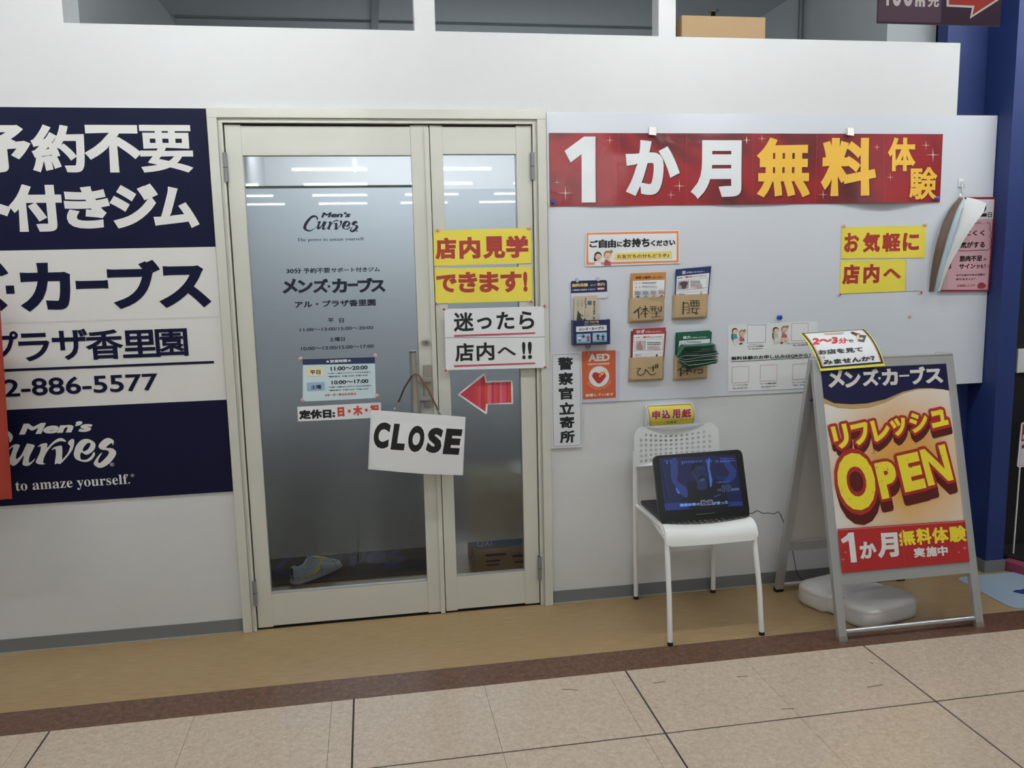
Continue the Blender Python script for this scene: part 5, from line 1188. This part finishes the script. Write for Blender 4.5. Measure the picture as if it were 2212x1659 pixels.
# ------------------------------------------------------------------ white water-filled stand weight
wt = thing('stand_weight', 'white blow-moulded plastic flag stand weight on the floor inside the A-frame', 'weight', (1.98, -.35, 0))
L_, F_, R_ = Vector((1.765, -.205)), Vector((1.895, -.560)), Vector((2.205, -.475)); B_ = L_+R_-F_+Vector((.0, -.0))
def lp(P, Q, t): return P.lerp(Q, t)
def rc(P, Q, R, r):                                              # rounded corner at Q
    a = Q+(P-Q).normalized()*r; c = Q+(R-Q).normalized()*r
    return [tuple(a*(1-t)**2+Q*2*t*(1-t)+c*t*t) for t in [k_/6 for k_ in range(7)]]
nin = (R_-F_).normalized()*.022
out = rc(B_, L_, F_, .07)+[tuple(lp(L_, F_, .40)), tuple(lp(L_, F_, .43)+nin*.9), tuple(lp(L_, F_, .50)+nin), tuple(lp(L_, F_, .66)+nin*.8), tuple(lp(L_, F_, .74)+nin*.15)]+rc(L_, F_, R_, .075)+rc(F_, R_, B_, .07)+rc(R_, B_, L_, .07)
def edge_d(x, y):
    P = Vector((x, y)); m_ = 9
    for i in range(len(out)):
        a, b = Vector(out[i]), Vector(out[i-1]); d_ = b-a; t = max(0, min(1, (P-a).dot(d_)/max(d_.dot(d_), 1e-9))); m_ = min(m_, (P-a-d_*t).length)
    return m_
ax_ = (R_-F_).normalized(); C_ = (L_+R_)/2
def top(x, y):
    d_ = edge_d(x, y); e = min(1, d_/.022); h = .070+.020*math.sqrt(max(0, 1-(1-e)**2))
    h += .026*min(1, d_/.10)
    q = Vector((x, y))-C_; s_ = q.dot((F_-L_).normalized())
    g = math.exp(-((s_-.0)/.042)**2)*.030*min(1, d_/.03); return h-g
v, f = fill(out, [], .016)
mb = MB(); n = len(v)
rings = [(-.014, .0005), (-.004, .010), (0, .024), (0, .060), (-.001, .068)]
cn = Vector(((L_+R_)/2))
tp = [(x, y, top(x, y)) for x, y in v]; mb.add(tp, f)
o_ = [Vector(q) for q in out]; N_ = len(o_); vv = []; 
for inset, z_ in rings: vv += [(*(q+(cn-q).normalized()*(-inset)), z_) for q in o_]
ff = [(k_*N_+i, k_*N_+(i+1) % N_, (k_+1)*N_+(i+1) % N_, (k_+1)*N_+i) for k_ in range(len(rings)-1) for i in range(N_)]
vv += [(q.x, q.y, top(q.x, q.y)) for q in o_]; k_ = len(rings)-1; ff += [(k_*N_+i, k_*N_+(i+1) % N_, (k_+1)*N_+(i+1) % N_, (k_+1)*N_+i) for i in range(N_)]
ff.append(tuple(range(N_))[::-1]); mb.add(vv, ff)
o = mb.build('body', mat('white_polyethylene', 'DEDCDB', .45, var=.015), wt)
bm = bmesh.new(); bm.from_mesh(o.data); bmesh.ops.remove_doubles(bm, verts=bm.verts, dist=.0004); bmesh.ops.recalc_face_normals(bm, faces=bm.faces)
for fc in bm.faces: fc.smooth = True
bm.to_mesh(o.data); bm.free()
hp = lp(L_, F_, .50)+ax_*.05
rim = [(*(lp(L_, F_, t)+ax_*u), .083) for t, u in ((.44, .03), (.62, .03), (.62, .065), (.44, .065), (.44, .03))]
MB().tube(rim[1:4], .004, 8).build('handle_rim', mat('white_polyethylene', 'DEDCDB', .45, var=.015), wt, smooth=True)
MB().disc((*(C_), .066), (0,0,1), .022, .006, 20).build('filler_cap', WHITEPLASTIC, wt, smooth=True)

# ------------------------------------------------------------------ white metal chair
ch = thing('metal_chair', 'white metal chair with perforated seat and back standing by the wall', 'chair', (1.29, -.27, 0))
cxm = 1.2865
def seatfn(x, s_, d):
    hw = .193-.012*min(1, max(0, (.31-s_)/.31)); X = cxm+(x/.193)*hw
    sag = .016*math.cos(min(1, abs(x)/.193)*math.pi/2)-.016*0
    r = .062; s0 = .300
    if s_ <= s0: y, z, ny, nz_ = -.095-s_, .462, 0, 1
    else:
        a = min((s_-s0)/r, math.pi/2*.92); y, z, ny, nz_ = -.095-s0-r*math.sin(a), .462-r+r*math.cos(a), -math.sin(a), math.cos(a)
        ex = (s_-s0)-a*r
        if ex > 0: y -= math.cos(a)*ex; z -= math.sin(a)*ex
    fall = 1 if s_ < s0 else max(.25, 1-(s_-s0)/.12)
    edge = .006*max(0, (abs(x)-.175)/.018)**2
    return (X, y-ny*-d*0-ny*d*1.0*-1 if False else y-ny*d, z-nz_*d-sag*fall-edge)
hl = lambda cx, cy, r=.0058, n=10: [(cx+r*math.cos(2*math.pi*i/n), cy+r*math.sin(2*math.pi*i/n)) for i in range(n)]
holes = [hl(-.156+i*.024, .05+j*.0235) for i in range(14) for j in range(11)]
so = rrect(-.193, 0, .193, .412, .03, 4)
mb = MB(); plate(mb, so, holes, seatfn, .003, .0135); mb.build('seat', CHAIRWHITE, ch, smooth=True)
def backfn(x, z, d):
    y = -.095+.034*math.cos(min(1, abs(x)/.19)*math.pi/2)
    zt = z-.026*math.cos(min(1, abs(x)/.15)*math.pi/2)*max(0, (z-.66)/.125)
    return (cxm-.012+x, y+d+.09*(.70-z)*-.25, zt)
bh = [hl(-.156+i*.0238, .638+j*.0232, .0066) for i in range(14) for j in range(5)]+[hl(-.156+i*.0238, .638+5*.0232, .0066) for i in range(1, 13)]
mb = MB(); plate(mb, [(-.187,.618),(.193,.618),(.192,.70)]+rrect(-.190, .60, .190, .790, .046, 7)[:16]+[(-.190,.70)], bh, backfn, .002, .0135); mb.build('backrest', CHAIRWHITE, ch, smooth=True)
for pts_, rr in (([(1.100,-.498,.012), (1.102,-.478,.20), (1.106,-.440,.40), (1.108,-.425,.435)], .0105), ([(1.486,-.488,.012), (1.480,-.470,.20), (1.468,-.440,.40), (1.466,-.425,.435)], .0105),
    ([(1.112,-.033,.012), (1.104,-.052,.30), (1.097,-.070,.46), (1.094,-.078,.60), (1.094,-.078,.68)], .0105), ([(1.472,-.037,.012), (1.468,-.052,.30), (1.462,-.068,.46), (1.454,-.078,.60), (1.454,-.078,.68)], .0105)):
    o = MB().tube(pts_, rr, 14).build('leg', CHAIRWHITE, ch, smooth=True)
    b0 = Vector(pts_[0]); MB().tube([(b0.x, b0.y, 0), (b0.x, b0.y, .014)], .0112, 14).build('rubber_foot', RUBBER, o)
for x in (1.102, 1.470):
    MB().tube([(x, -.075, .440), (x, -.20, .446), (x, -.40, .446), (x, -.43, .425)], .0085, 10).build('side_rail', CHAIRWHITE, ch, smooth=True)
MB().box(1.0935, 1.0955, -.4955, -.49, .12, .15).build('paint_chip', mat('rust_chip', '4E4642', .8), ch) if False else None

# ------------------------------------------------------------------ portable player on the seat
pl_ = thing('portable_player', 'black portable video player showing a blue lit picture, open on the chair', 'player', (1.28, -.27, .468))
SB = wp(1428, 1130, -.405); SBR = wp(1619, 1113, -.405); STL = wp(1408, 985, -.325)
Ux = (SBR-SB).normalized(); Vx = (STL-SB); hgt = (Vx-Ux*Vx.dot(Ux)).length; wid = (SBR-SB).length
sc_ = Surf(SB-Ux*.003, SBR-SB, Vx-Ux*Vx.dot(Ux)); wid += .006
if sc_.N.y > 0: sc_.N = -sc_.N
mb = MB(); plate(mb, rrect(0, 0, wid, hgt, .022, 6), [], lambda x, y, d: tuple(sc_.to3(x, y, -d)), .016); mb.build('screen_housing', mat('black_gloss_plastic', '0E0F12', .28), pl_, bevel=.0015)
zs = .4632
MB().box(1.098, 1.468, -.400, -.140, zs, zs+.020).build('base', BLACK, pl_, bevel=.004)
MB().box(1.235, 1.335, -.385, -.352, zs+.006, zs+.034).build('swivel_hinge', BLACK, pl_, bevel=.004)
p = Print(sc_, pl_, d0=.0004)
def emi(h, g=1.0): return mat('screen_light', h, .3, emit=g, var=.02)
def scr(h): 
    k = 'scr'+h
    if k in _m: return _m[k]
    m = bpy.data.materials.new('screen_picture'); m.use_nodes = True; b = m.node_tree.nodes['Principled BSDF']; b.inputs['Base Color'].default_value = (.01, .01, .012, 1); b.inputs['Roughness'].default_value = .25
    b.inputs['Emission Color'].default_value = (*lin(h), 1); b.inputs['Emission Strength'].default_value = .8; m.name = 'screen_'+h; _m[k] = m; return m
p.poly([(470,1190),(1295,1140),(1215,600),(405,632)], scr('0C1340'), 'screen', z=zI)
p.poly([(475,1185),(730,1165),(700,1095),(468,1110)], scr('1C2C70'), 'screen_image', z=zI); p.poly([(1120,1140),(1293,1132),(1288,1088),(1110,1095)], scr('1C2C70'), 'screen_image', z=zI)
T_ = scr('3D58A8')
p.text('𝐓𝐡𝐞 𝐩𝐨𝐰𝐞𝐫 𝐭𝐨 𝐚', (465, 705), (1040, 640), T_, 0, zI, LR=(1040, 688))
BD = scr('090B17'); SK = scr('1B2550'); SKD = scr('141A3A')
p.poly([(640,1110),(700,960),(720,890),(830,880),(870,960),(930,880),(1040,860),(1090,900),(1120,1020),(1120,1150),(740,1165),(700,1080)], BD, 'screen_man_shirt', z=zI, smooth=3)
p.poly([(540,645),(590,640),(608,780),(600,870),(680,930),(712,990),(700,1050),(640,1020),(580,930),(545,880),(530,800)], scr('1F3575'), 'screen_man_arm', z=zI, smooth=3)
p.poly([(1085,650),(1130,655),(1190,720),(1222,770),(1200,850),(1120,900),(1085,880),(1150,790),(1110,740)], scr('1E3070'), 'screen_man_arm', z=zI, smooth=3)
p.poly([(925,640),(945,640),(940,740),(968,860),(960,930),(945,930),(930,800),(915,700)], scr('3C62B8'), 'screen_strap', z=zI, smooth=2); p.poly([(580,940),(600,960),(630,1005),(615,1010),(595,990)], scr('4A74C4'), 'screen_strap', z=zI)
p.poly([(755,740),(790,700),(860,690),(900,740),(915,820),(900,880),(915,940),(870,970),(815,960),(805,890),(770,830),(745,800)], SK, 'screen_man_face', z=zI, smooth=3)
p.poly([(748,770),(752,710),(790,680),(850,678),(880,705),(862,712),(800,720),(770,760)], BD, 'screen_man_hair', z=zI, smooth=2)
for cx in (808, 872): p.poly([(cx+30*math.cos(i*.5236), 782+24*math.sin(i*.5236)) for i in range(12)], BD, 'screen_glasses', z=zI, holes=[[(cx+23*math.cos(i*.5236), 782+17*math.sin(i*.5236)) for i in range(12)]])
p.poly([(820,850),(830,825),(862,812),(898,820),(902,838),(865,832),(835,856)], BD, 'screen_moustache', z=zI, smooth=2); p.poly([(832,862),(880,845),(885,862),(845,880)], scr('3A4A80'), 'screen_mouth', z=zI)
p.text('お腹まわり', (1012, 898), (1140, 870), T_, .03, zI); p.text('-10', (1025, 995), (1165, 910), scr('5A6484'), .07, zI); p.text('-10', (1028, 990), (1162, 915), scr('10173C'), .02, zI); p.text('cm', (1168, 980), (1250, 945), scr('5A6484'), .05, zI)
p.text('Curves', (985, 1048), (1055, 1005), T_, .03, zI, LR=(1060, 1020), shear=.2)
p.text('健康診断の', (625, 1145), (842, 1100), scr('6FA4E0'), .03, zI, LR=(842, 1132)); p.text('数値', (848, 1135), (970, 1068), scr('8C93A8'), .05, zI, grow=.02); p.text('数値', (853, 1130), (965, 1074), scr('1A2148'), .03, zI); p.text('が戻った', (975, 1128), (1132, 1078), scr('6FA4E0'), .03, zI)
p.rect(1048, 680, 1155, 655, scr('2F4E9A'), 'screen_caption', zI); bars(p, zI, 1050, 1215, 634, 2, 22, T_, 9)
bars(p, zI, 1012, 1228, 828, 2, 20, scr('24386F'), 8); bars(p, zI, 1165, 1250, 995, 1, 20, scr('24386F'), 7)
for k_ in range(18): p.rect(430+k_*3.6, 700+k_*20, 448+k_*3.6, 690+k_*20, scr('1B2A62'), 'screen_caption', zI)
p.done()
a = sc_.px(*zI(800, 1228)); b_ = sc_.px(*zI(992, 1208)); obox(sc_, a[0], b_[0], (a[1]+b_[1])/2-.0012, (a[1]+b_[1])/2+.0012, 0, .0016).build('latch_strip', CHROME, pl_)
obox(sc_, a[0], b_[0], (a[1]+b_[1])/2-.010, (a[1]+b_[1])/2-.0014, 0, .001).build('latch_recess', RUBBER, pl_)
for k_ in range(5): MB().box(1.12+k_*.02, 1.132+k_*.02, -.30, -.29, zs+.0202, zs+.0215).build('button', mat('grey_button', '3A3B40', .5), pl_)
cb = [wp(*zI(1352, 1216), -.38), wp(*zI(1400, 1211), -.36), wp(*zI(1440, 1186), -.33), wp(*zI(1500, 1214), -.29), wp(*zI(1550, 1212), -.25), wp(*zI(1620, 1220), -.18), wp(*zI(1690, 1230), -.12), Vector((1.84, -.06, .17)), Vector((1.88, -.04, .05)), Vector((1.95, -.03, .003)), Vector((2.1, -.03, .003))]
pts_ = []
for i in range(len(cb)-1):
    p0, p1, p2, p3 = cb[max(i-1, 0)], cb[i], cb[i+1], cb[min(i+2, len(cb)-1)]
    for t in (0, .25, .5, .75): pts_.append(.5*((2*p1)+(-p0+p2)*t+(2*p0-5*p1+4*p2-p3)*t*t+(-p0+3*p1-3*p2+p3)*t**3))
tag(MB().tube(pts_, .0017, 8).build('power_cable', BLACK, None, smooth=True), 'thin black power cable running from the portable player behind the A-frame', 'cable')

# ------------------------------------------------------------------ things inside the shop
dm = thing('door_mat', 'dark charcoal door mat with blue wordmark inside the glass door', 'door mat', (-.3, .8, 0))
MB().box(-1.0, .285, .482, 1.25, .0006, .007).build('carpet', mat('charcoal_carpet', '121419', .95, bump=.5, bscale=500), dm)
p = Print(Surf((0, 0, .0072), (1, 0, 0), (0, 1, 0)), dm, d0=0); p.s.N = Vector((0, 0, 1))
MX0, MX1 = fp(593, 1232).x, fp(873, 1203).x
def f_m(x, y): return (MX0+(x-210)/1645*(MX1-MX0), .60+(785-y)/510*.36)
logo(p, f_m, ink('142066', 1, .9)); p.done()
# sneaker
SH = thing('sneaker', 'grey sneaker with yellow laces standing on the mat behind the door glass', 'shoe', (-.31, .585, .007))
H0 = Vector((-.415, .462, .0065)); dirx = (Vector((-.185, .700, 0))-Vector((-.415, .462, 0))); SL = .30; dirx.normalize(); side = Vector((dirx.y, -dirx.x, 0))
def S3(x, y, z): return H0+dirx*x+side*y+Vector((0, 0, z*.84))
def prof(t):                                                   # half width, top height
    w = .030+.020*math.sin(min(1, t*1.15)*math.pi*.78)**1.0; w = w*math.sqrt(max(.04, 1-(max(0, .09-t)/.092)**2))
    if t > .86: w *= math.sqrt(max(.05, 1-((t-.86)/.145)**2))
    hts = [(0, .096), (.08, .104), (.2, .080), (.32, .084), (.42, .118), (.5, .110), (.62, .090), (.75, .070), (.88, .060), (1, .036)]
    for (a, ha), (b, hb) in zip(hts, hts[1:]):
        if a <= t <= b: return w, ha+(hb-ha)*(t-a)/(b-a)
    return w, .03
GR = mat('grey_suede', 'B4BCC4', .85, bump=.3, bscale=400); LB2 = mat('pale_blue_suede', 'AFCADA', .85, bump=.3, bscale=400); SOLE = mat('grey_rubber', 'A5A6A6', .7); YL = mat('yellow_lace', 'F0D850', .8)
def sole(u, v):
    w, h = prof(u); a = v*2*math.pi; e = math.sqrt(min(1, max(0, u)/.05, max(0, 1-u)/.04)); return S3(-.004+u*(SL+.008), (w+.005)*e*math.cos(a), .013+.0125*(.4+.6*e)*math.copysign(abs(math.sin(a))**.5, math.sin(a)))
MB().grid(sole, 24, 20).build('sole', SOLE, SH, smooth=True)
def upper(u, v):
    w, h = prof(u); op = max(0, min(1, (.46-u)/.06))*min(1, u/.03+.35)      # opening for the foot
    th = math.pi*v; cy, sz = math.cos(th), math.sin(th)
    lim = .55*op
    if v < .5: th = v/.5*(math.pi/2*(1-lim*.62)); 
    else: th = math.pi-(1-v)/.5*(math.pi/2*(1-lim*.62))
    if u > .47: th = math.pi*v
    return S3(.004+u*(SL-.006), w*math.copysign(abs(math.cos(th))**.75, math.cos(th)), .018+(h-.018)*math.sin(th)**.8)
for v0_, v1_ in ((0, .5), (.5, 1)):
    MB().grid(lambda u, v: upper(u*.462, v0_+(v1_-v0_)*v*(1 if v0_ == 0 else 1)), 16, 8, .003).build('quarter', GR, SH, smooth=True)
MB().grid(lambda u, v: upper(.472+u*.528, v), 16, 16).build('toe_box', GR, SH, smooth=True)
MB().grid(lambda u, v: S3(.012+u*.13, .024*(v*2-1), .030), 4, 3).build('insole', mat('dark_lining', '23282E', .9), SH)
MB().tube([S3(.004+t*(SL-.006), (1 if k_ else -1)*.0, 0) for k_ in (0,) for t in (0, .001)], .0001, 3)
tong = lambda u, v: S3(.112+.055*u, .024*(v*2-1)*(1-.1*u), .130-.034*u-.006*(v*2-1)**2)
MB().grid(tong, 6, 6, .006).build('tongue', LB2, SH, smooth=True)
cl_ = [upper(t*.46, 0.499) for t in [k_/10 for k_ in range(11)]]
MB().tube([q+Vector((0, 0, .001)) for q in cl_], .0045, 8).build('collar', LB2, SH, smooth=True)
cl_ = [upper(t*.46, 0.501) for t in [k_/10 for k_ in range(11)]]
MB().tube([q+Vector((0, 0, .001)) for q in cl_], .0045, 8).build('collar', LB2, SH, smooth=True)
for k_ in range(5):
    x = .142+k_*.016; w_, h_ = prof(x/SL)
    MB().tube([S3(x, -.020, h_-.004), S3(x+.004, -.008, h_+.005), S3(x+.006, .006, h_+.005), S3(x+.012, .020, h_-.003)], .0025, 6).build('lace', YL, SH, smooth=True)
MB().tube([S3(.118, -.018, .11), S3(.110, -.010, .136), S3(.114, .006, .138), S3(.125, .016, .116), S3(.14, .02, .10)], .0025, 6).build('lace', YL, SH, smooth=True)
def on_side(t, k, dz=.0015):
    P = upper(t, k) if t <= .462 else upper(t, k); Q = upper(t, max(0, k-.02)); return P+side*dz*1.2+Vector((0, 0, 0))
sw = lambda u, v: on_side(.06+u*.50, (.15+.03*math.sin(u*2.2)-.05*(1-u)+(.02+.13*math.sin(min(1, u*1.05)*math.pi)**1.2*(u**.8))*(v-.5)+(.17*max(0, u-.72)/.28)), .0022)
MB().grid(sw, 22, 3).build('side_stripe', YL, SH, smooth=True)
MB().grid(lambda u, v: S3(-.001+.0*u, 0, 0)+side*(.0085*(u*2-1))-dirx*(-.001+.0025*(1-abs(u*2-1)))+Vector((0, 0, .05+.034*v)), 6, 3, .002).build('heel_tab', mat('dark_heel', '23262C', .8), SH, smooth=True)
SEAM = mat('dark_seam', '2B3138', .8)
for k_ in (.10, .30):
    MB().tube([upper(.02+t*.06, k_) + side*.001 for t in range(8)] if k_ < .2 else [upper(.50+t*.05, k_)+side*.0005 for t in range(9)], .0011, 5).build('seam', SEAM, SH, smooth=True)
MB().tube([upper(.80, .02+t*.12)+Vector((0, 0, .0006)) for t in range(9)], .0013, 5).build('seam', SEAM, SH, smooth=True)
# cartons
def carton(label, x0, x1, y0, y1, z0, z1, m, band=None, marks=()):
    t = thing('carton', label, 'box', ((x0+x1)/2, (y0+y1)/2, z0), 'cartons stacked behind the narrow door glass')
    b = MB().box(x0, x1, y0, y1, z0, z1).build('box_body', m, t, bevel=.003)
    if band: MB().box(x0-.0006, x1+.0006, y0-.0006, y1, z0+(z1-z0)*band[0], z0+(z1-z0)*band[1]).build('printed_band', band[2], t)
    MB().box((x0+x1)/2-.025, (x0+x1)/2+.025, y0, y1, z1, z1+.0005).build('tape', TAPE, t)
    p = Print(wall_surf(y0-.0003), t, d0=.0003)
    for tx, a, c, h, m_ in marks:
        v, f = glyph(tx); X0, X1 = min(q[0] for q in v), max(q[0] for q in v); Y0, Y1 = min(q[1] for q in v), max(q[1] for q in v); s__ = h/(Y1-Y0)
        p._put([(x0+a+(q[0]-X0)*s__, z0+c+(q[1]-Y0)*s__) for q in v], f, m_, 'lettering')
    p.done(); return t
MK = ink('4A3826')
c1 = carton('brown carton at the bottom of the stack behind the narrow glass', .447, .95, .40, .70, .0006, .133, CARD, None, ())
for (xa, xb, za) in ((.50, .60, .095), (.50, .57, .065), (.505, .565, .045), (.63, .72, .08), (.64, .70, .05)): MB().box(xa, xb, .3992, .3997, za, za+.009).build('small_print', MK, c1)
hh = MB(); hh.tube([(.4463, .50, .085), (.4469, .50, .085)], .018, 14); hh.build('hand_hole', RUBBER, c1)
carton('flat carton with blue printed band, second from the bottom of the stack', .440, .94, .40, .69, .134, .232, mat('pale_carton', 'B9B4A2', .7), (.05, .55, mat('blue_band', '46709B', .6)), (('OXI', .02, .012, .03, ink('C8D4DC')),))
carton('brown carton third up the stack, blurred by the frosted film', .425, .93, .42, .72, .233, .425, CARD2)
carton('pale open-topped carton on top of the stack behind frosted film', .430, .93, .44, .72, .426, .505, mat('pale_carton2', 'D8CBA8', .8))
# carton on top of the wall
t = thing('carton', 'brown carton standing on top of the wall in the right-hand opening', 'box', (1.5, .045, WT))
MB().box(1.322, 1.69, .004, .076, WT+.001, WT+.086).build('box_body', mat('tan_carton', 'A88B68', .8), t, bevel=.003); MB().box(1.322, 1.69, .035, .045, WT+.0862, WT+.0868).build('tape', TAPE, t)
t = thing('sprinkler', 'small dark sprinkler head on the ceiling inside the shop', 'sprinkler', (2.037, 1.385, 2.9))
MB().tube([(2.037, 1.385, 2.9), (2.037, 1.385, 2.893)], .026, 14).build('rose', STEEL, t); MB().tube([(2.037, 1.385, 2.893), (2.037, 1.385, 2.87)], [.010, .014], 10).build('head', RUBBER, t)

# ------------------------------------------------------------------ hanging direction sign, upper right
HY = -1.3
hsn = thing('hanging_board', 'purple hanging board with red arrow, cut by the top edge of the picture', 'sign', (1.85, HY, 2.1))
s_ = wall_surf(HY); q0 = s_.px(1895, 50); q1 = s_.px(2160, 58)
zb = q0[1]; MB().box(q0[0], q1[0], HY, HY+.004, zb, zb+.32).build('board', mat('purple_print', '33142F', .4), hsn)
for x in (q0[0]+.04, q1[0]-.04): MB().tube([(x, HY+.002, zb+.31), (x, HY+.002, 2.9)], .0015, 6).build('wire', STEEL, hsn)
p = Print(wall_surf(HY-.0003), hsn, d0=0)
xm = s_.px(*zP(1090, 100))[0]
p.rect(q0[0]+.001, zb+.005, xm, zb+.317, ink('5A3F50', 1, .4), 'left_panel')
def sp_(L): return [s_.px(*zP(*k_)) for k_ in L]
p.poly(sp_([(1160,90),(1505,107),(1475,255),(2090,-140),(1475,-540),(1505,-392),(1160,-375)]), ink('DED6D2'), 'arrow_border'); p.poly(sp_([(1190,62),(1540,78),(1510,205),(2040,-140),(1510,-485),(1540,-360),(1190,-345)]), ink('B23328'), 'arrow')
for tx, x0, x1, y0, y1, w_ in (('1', 340, 385, 75, -150, .06), ('0', 425, 550, 82, -155, .06), ('0', 575, 705, 85, -155, .06), ('m', 730, 870, 90, -10, .05), ('先', 905, 1062, 95, -80, .04)): p.text(tx, (x0, y0), (x1, y1), ink('D9D0D4'), w_, zP)
p.done()

# ------------------------------------------------------------------ right edge: switch box, pole sign, pink kerb, blue mat
q = wp(2197, 780, .1)
sb = thing('switch_box', 'white switch box on the dark wall right of the blue pillar', 'switch', (q.x+.06, .1, q.z))
a = wp(2197, 806, .085); b_ = wp(2197, 754, .085)
MB().box(a.x, a.x+.12, .085, .1, a.z, b_.z).build('plate', mat('switch_white', 'E2E2E0', .35), sb, bevel=.004); MB().box(a.x+.04, a.x+.08, .080, .085, a.z+.03, b_.z-.03).build('rocker', BLACK, sb, bevel=.002)
PY_ = -.02
st = thing('pole_sign', 'red and white notice on a thin white pole at the right edge', 'sign', (3.05, PY_, 0))
a = wp(2197, 1010, PY_); b_ = wp(2203, 913, PY_)
MB().tube([(wp(2190, 1208, PY_).x+.0, PY_+.006, .05), (a.x+.02, PY_+.006, a.z+.02)], .004, 10).build('pole', WHITEPLASTIC, st, smooth=True)
MB().disc((wp(2190, 1208, PY_).x+.05, PY_+.03, 0), (0,0,1), .12, .05, 24).build('base', mat('dark_base', '1A1516', .6), st, smooth=True)
pl0 = Surf((a.x, PY_, a.z), (1, 0, .02), (.035, 0, 1)); Hh = b_.z-a.z
mb = MB(); plate(mb, rrect(0, 0, .24, Hh, .012), [], lambda x, y, d: tuple(pl0.to3(x, y, -d)), .003); mb.build('plate', WHITE, st)
p = Print(pl0, st, d0=.0004); p.rect(.008, Hh*.58, .232, Hh-.008, ink('9C2530')); p.rect(.008, .008, .232, Hh*.54, ink('E9D9DB')); p.frame(.008, .008, .232, Hh*.54, .0015, ink('9C2530'))
for tx, x0, y0, x1, y1, m_ in (('P', .014, Hh*.62, .034, Hh*.72, WHITE), ('1', .014, Hh*.42, .026, Hh*.50, ink('6A2028'))):
    v, f = glyph(tx); X0, X1 = min(q[0] for q in v), max(q[0] for q in v); Y0, Y1 = min(q[1] for q in v), max(q[1] for q in v)
    p._put([(x0+(q[0]-X0)/(X1-X0)*(x1-x0), y0+(q[1]-Y0)/(Y1-Y0)*(y1-y0)) for q in v], f, m_, 'lettering')
p.done()
kb = MB().bar((2.925, -.07, .026), (3.10, -.50, .026), .05, .050).build('kerb_bar', mat('pink_vinyl', '86394E', .6), None, bevel=.006)
tag(recenter(kb, (3.0, -.28, 0)), 'pink low edging bar on the floor right of the blue pillar', 'edging')
mt = thing('floor_mat', 'pale blue rounded floor mat at the right edge behind the A-frame foot', 'mat', (2.9, -.3, 0))
mb = MB(); plate(mb, rrect(2.615, -.492, 3.6, -.125, .045, 6), [], lambda x, y, d: (x, y, .0045-d), .0042); mb.build('mat_sheet', mat('pale_blue_vinyl', '9FB2C4', .3), mt)
p = Print(Surf((0, 0, .0047), (1, 0, 0), (0, 1, 0)), mt, d0=0); p.s.N = Vector((0, 0, 1))
qa = fp(2194, 1284); p.poly([(qa.x+a_, qa.y+b_) for a_, b_ in ((0,.02),(.03,.035),(.05,.03),(.1,.05),(.1,.01),(.06,.0),(.05,-.03),(.02,-.01))], ink('1E2A6A'), 'printed_mark'); p.done()
# scuffs on the beige tiles
for i, (x0, y0, x1, y1) in enumerate(((1411,1476,1437,1472),(1592,1462,1615,1460),(1873,1485,1907,1479),(1688,1532,1715,1531),(1214,1489,1250,1491),(1880,1431,1886,1434))):
    a, b_ = fp(x0, y0), fp(x1, y1); s1 = MB().bar(a+Vector((0,0,.0002)), b_+Vector((0,0,.0002)), .003, .0004).build('scuff_mark', mat('black_scuff', '3A3028', .8), fl)
